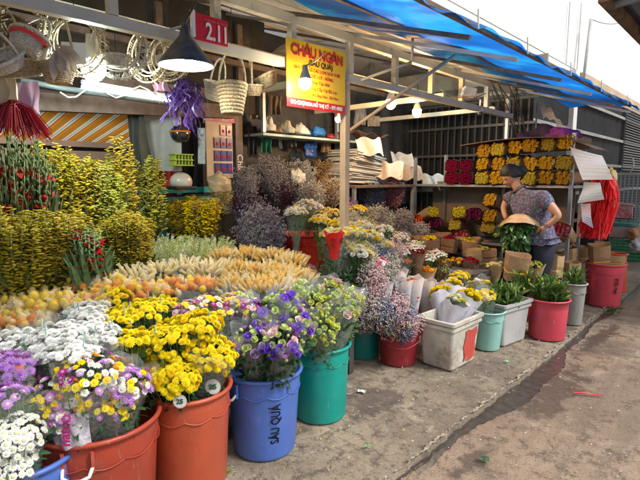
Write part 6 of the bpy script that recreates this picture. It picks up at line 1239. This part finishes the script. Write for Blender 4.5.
# head: modelled skull with profile, looks down to image left
hc = W(511.6, 176.5, 0); look = (LF + Vector((0, 0, -.72)) + NC * .16).normalized(); hx = look; hz = (Vector((0, 0, 1)) - hx * hx.z).normalized(); hy = hz.cross(hx)
HM = Matrix((hx, hy, hz)).transposed()
def headpt(t, a):
    x, y, z = math.sin(t) * math.cos(a), math.sin(t) * math.sin(a), math.cos(t); px_, py_, pz_ = x * .094, y * .074, z * .116
    if x > 0:
        fr = max(0, 1 - abs(y) * 2.6)
        px_ += .030 * fr * math.exp(-((z + .12) / .13) ** 2) * x       # nose
        px_ -= .010 * math.exp(-((abs(y) - .38) / .16) ** 2) * math.exp(-((z - .12) / .12) ** 2)    # eye sockets
        px_ += .008 * max(0, 1 - abs(y) * 2) * math.exp(-((z + .48) / .1) ** 2) + .010 * max(0, 1 - abs(y) * 2) * math.exp(-((z + .85) / .14) ** 2)
        px_ += .006 * math.exp(-((z - .28) / .1) ** 2)
    k_ = 1 - .28 * max(0, -z - .2); py_ *= k_
    if z < -.5 and x < 0: px_ *= .7
    return hc + HM @ Vector((px_, py_, pz_))
n = 40; m = 28; V = [headpt(math.pi * (j + .02) / (m + .04), 2 * math.pi * k / n) for j in range(m + 1) for k in range(n)]
mb.add(V, [(j * n + k, (j + 1) * n + k, (j + 1) * n + (k + 1) % n, j * n + (k + 1) % n) for j in range(m) for k in range(n)])
for s in (1, -1): mb.ell(hc + HM @ Vector((-.012, s * .076, -.005)), (.018, .008, .03), 10, 6, rot=HM @ Matrix.Rotation(R(12), 3, 'Y'))
# hands with five fingers each
def hand(w_, dr, nrm, s=1, curl=.5):
    dr = dr.normalized(); nrm = (nrm - dr * nrm.dot(dr)).normalized(); sx = dr.cross(nrm); B = Matrix((sx, nrm, dr)).transposed()
    P = [(w_, .024), (w_ + dr * .035, (.026, .018)), (w_ + dr * .075, (.032, .014))]; Eg = [(0, 1), (1, 2)]
    for k, (off, L) in enumerate(((-.03, .06), (-.01, .072), (.011, .068), (.031, .052))):
        b0 = w_ + dr * .085 + sx * off * s; b1 = b0 + dr * L * .5 - nrm * L * .12; b2 = b1 + dr * L * .3 - nrm * L * (.5 * curl + .2); i = len(P); P += [(b0, .0095), (b1, .009), (b2, .0075)]; Eg += [(2, i), (i, i + 1), (i + 1, i + 2)]
    i = len(P); t0 = w_ + dr * .035 - sx * .03 * s; P += [(t0, .012), (t0 + dr * .03 - sx * .022 * s - nrm * .015, .0105), (t0 + dr * .055 - sx * .02 * s - nrm * .035, .008)]; Eg += [(1, i), (i, i + 1), (i + 1, i + 2)]
    return skin_mesh(P, Eg, 0, 1)
V, F = hand(wL, W(526.5, 227, .2) - wL, NC + Vector((0, 0, .4)), 1); mb.add(V, F)
V, F = hand(wR, W(501, 224, .1) - wR + Vector((0, 0, -.02)), LF + NC * .4, -1); mb.add(V, F)
body = mb.build('body', M_skin, root, True)
# features
mb = MB()
for s in (1, -1):
    e = hc + HM @ Vector((.079, s * .030, .012)); mb.cur = 0; mb.ell(e, (.006, .013, .0055), 8, 5, rot=HM); mb.cur = 1; mb.ell(e + HM @ Vector((.004, 0, 0)), (.004, .005, .0052), 6, 4, rot=HM); mb.ell(e + HM @ Vector((.003, 0, .007)), (.005, .015, .0025), 6, 4, rot=HM); mb.ell(e + HM @ Vector((.006, 0, .022)), (.004, .017, .003), 6, 4, rot=HM)
mb.build('eyes', [mat('eye_white', (.6, .58, .55), .3), M_hair], root, True)
mb = MB(); mb.ell(hc + HM @ Vector((.092, 0, -.053)), (.008, .019, .007), 10, 6, rot=HM); mb.build('lips', M_lip, root, True)
# hair: cap swept back to a low bun
mb = MB()
def hairpt(t, a):
    x, y, z = math.sin(t) * math.cos(a), math.sin(t) * math.sin(a), math.cos(t); lim = 1.0
    q = 1.1 + .015 * math.sin(a * 23) * math.sin(t); return hc + HM @ Vector((x * .098 * q - .006, y * .079 * q, z * .118 * q + .003))
V = []; n = 48; m = 24
for j in range(m + 1):
    for k in range(n):
        a = 2 * math.pi * k / n; fr = (1 + math.cos(a)) / 2; tmax = 1.02 + (1 - fr ** .6) * 1.28; V.append(hairpt(.02 + tmax * j / m, a))
mb.add(V, [(j * n + k, (j + 1) * n + k, (j + 1) * n + (k + 1) % n, j * n + (k + 1) % n) for j in range(m) for k in range(n)])
mb.ell(hc + HM @ Vector((-.12, 0, -.012)), (.058, .055, .058), 16, 10, rot=HM); mb.ell(hc + HM @ Vector((-.075, 0, -.03)), (.05, .05, .055), 12, 8, rot=HM)
for s in (1, -1):
    for k in range(5): mb.tube([hc + HM @ Vector((.045 - .01 * k, s * .078, .06)), hc + HM @ Vector((.02 - .012 * k, s * .086, .01)), hc + HM @ Vector((-.05, s * .07, -.03))], .009, 5)
hair = mb.build('hair', M_hair, root, True, solid=.006)
mb = MB(); c_ = hc + HM @ Vector((-.09, 0, -.018)); mb.lathe([(.04, -.008), (.045, 0), (.04, .008)], 20, c_, tilt=HM @ Matrix.Rotation(R(90), 3, 'Y')); mb.build('hair_tie', M_black, root, True)
# blouse
M_bl = fabric_print()
ssL = sL.lerp(eL, .62); ssR = sR.lerp(eR, .62)
N_ = [(W(541.5, 238), (.145, .15)), (W(541, 229), (.145, .145)), (W(535, 217), .14), (W(528, 204), (.14, .135)), (W(523, 196), .1), (W(519.5, 190.5), .062), (sL, .082), (ssL, .072), (sR, .078), (ssR, .066)]
E_ = [(0, 1), (1, 2), (2, 3), (3, 4), (4, 5), (3, 6), (6, 7), (3, 8), (8, 9)]
V, F = skin_mesh(N_, E_, 1); V = [v + Vector((.004 * math.sin(v.z * 60 + v.x * 40), .004 * math.sin(v.z * 47 + v.x * 31), 0)) for v in V]
mb = MB(); mb.add(V, F); mb.build('blouse', M_bl, root, True)
mb = MB(); c_ = W(518.6, 189, 0); dn = (W(516, 185) - W(521, 193)).normalized(); mb.lathe([(.064, -.012), (.056, .012), (.062, .014), (.074, -.012)], 24, c_, tilt=basis(dn)); mb.build('collar', M_bl, root, True)
# trousers
N_ = [(pel - Vector((0, 0, .0)), .135), (gz(pel, .78), .15), (gz(hl_, .68), .112), (gz(hl_ + fw * .03, .42), .082), (gz(hl_, .12), .07), (gz(hr_, .68), .112), (gz(hr_ + fw * .08, .42), .082), (gz(hr_ + fw * .05, .12), .07)]
V, F = skin_mesh(N_, [(0, 1), (1, 2), (2, 3), (3, 4), (1, 5), (5, 6), (6, 7)]); mb = MB(); mb.add(V, F); mb.build('trousers', mat('dark_navy_cloth', (.014, .016, .03), .9, var=.3), root, True)
for h_ in (hl_, hr_ + fw * .05): mb = MB(); mb.ell(gz(h_ + fw * .07, .035), (.055, .055, .035), 14, 8); mb.ell(gz(h_ + fw * .14, .03), (.05, .045, .028), 14, 8); mb.build('shoe', mat('shoe_brown', (.06, .04, .03), .5), root, True)
mb = MB(); dd_ = (wL - eL).normalized(); mb.lathe([(.031, -.006), (.033, 0), (.031, .006)], 20, wL - dd_ * .02, tilt=basis(dd_)); mb.build('bracelet', mat('bracelet_red', (.35, .03, .04), .3, c2=(.7, .65, .6), thr=.5, vs=90), root, True)
# kraft paper collar in her hands and leafy bunch
M_kl = mat('light_kraft', (.55, .36, .19), .7, bump=.3, bs=20, trans=.15)
pc = W(514, 224, .17); bt = thing('leafy_bunch', 'big bunch of glossy green leaves in a kraft paper collar held by the woman', 'bouquet', W(509, 258, .16)); mb = MB(); Q = basis((W(517, 215, .05) - W(508, 236, .22)).normalized())
mb.lathe([(.185, -.05), (.175, 0), (.14, .05), (.09, .085), (.088, .09), (.135, .055), (.17, .0)], 36, pc, wob=lambda a, j: 1 + .05 * math.sin(a * 3 + j) + .04 * math.sin(a * 7 + 1), tilt=Q); mb.build('paper_collar', M_kl, bt)
mb = MB(); sb = MB(); c0 = W(510, 224, .2)
for k in range(150):
    d = Vector((J(1), J(1), J(.8) - .75)).normalized(); L = random.uniform(.1, .34); e = c0 + Vector((d.x * L * .62, d.y * L * .62, d.z * L)) + Vector((0, 0, .02)); sb.tube([c0, e], .002, 3, False)
    for q in range(7): mb.leaf(c0.lerp(e, .4 + .09 * q) + JV(.02), d + JV(.8) - Vector((0, 0, .3)), random.uniform(.05, .08), .036, droop=.25)
mb.build('leaves', mat('glossy_leaf', (.07, .17, .05), .3, var=.5, vs=10, trans=.2), bt); sb.build('stems', M_stem, bt)
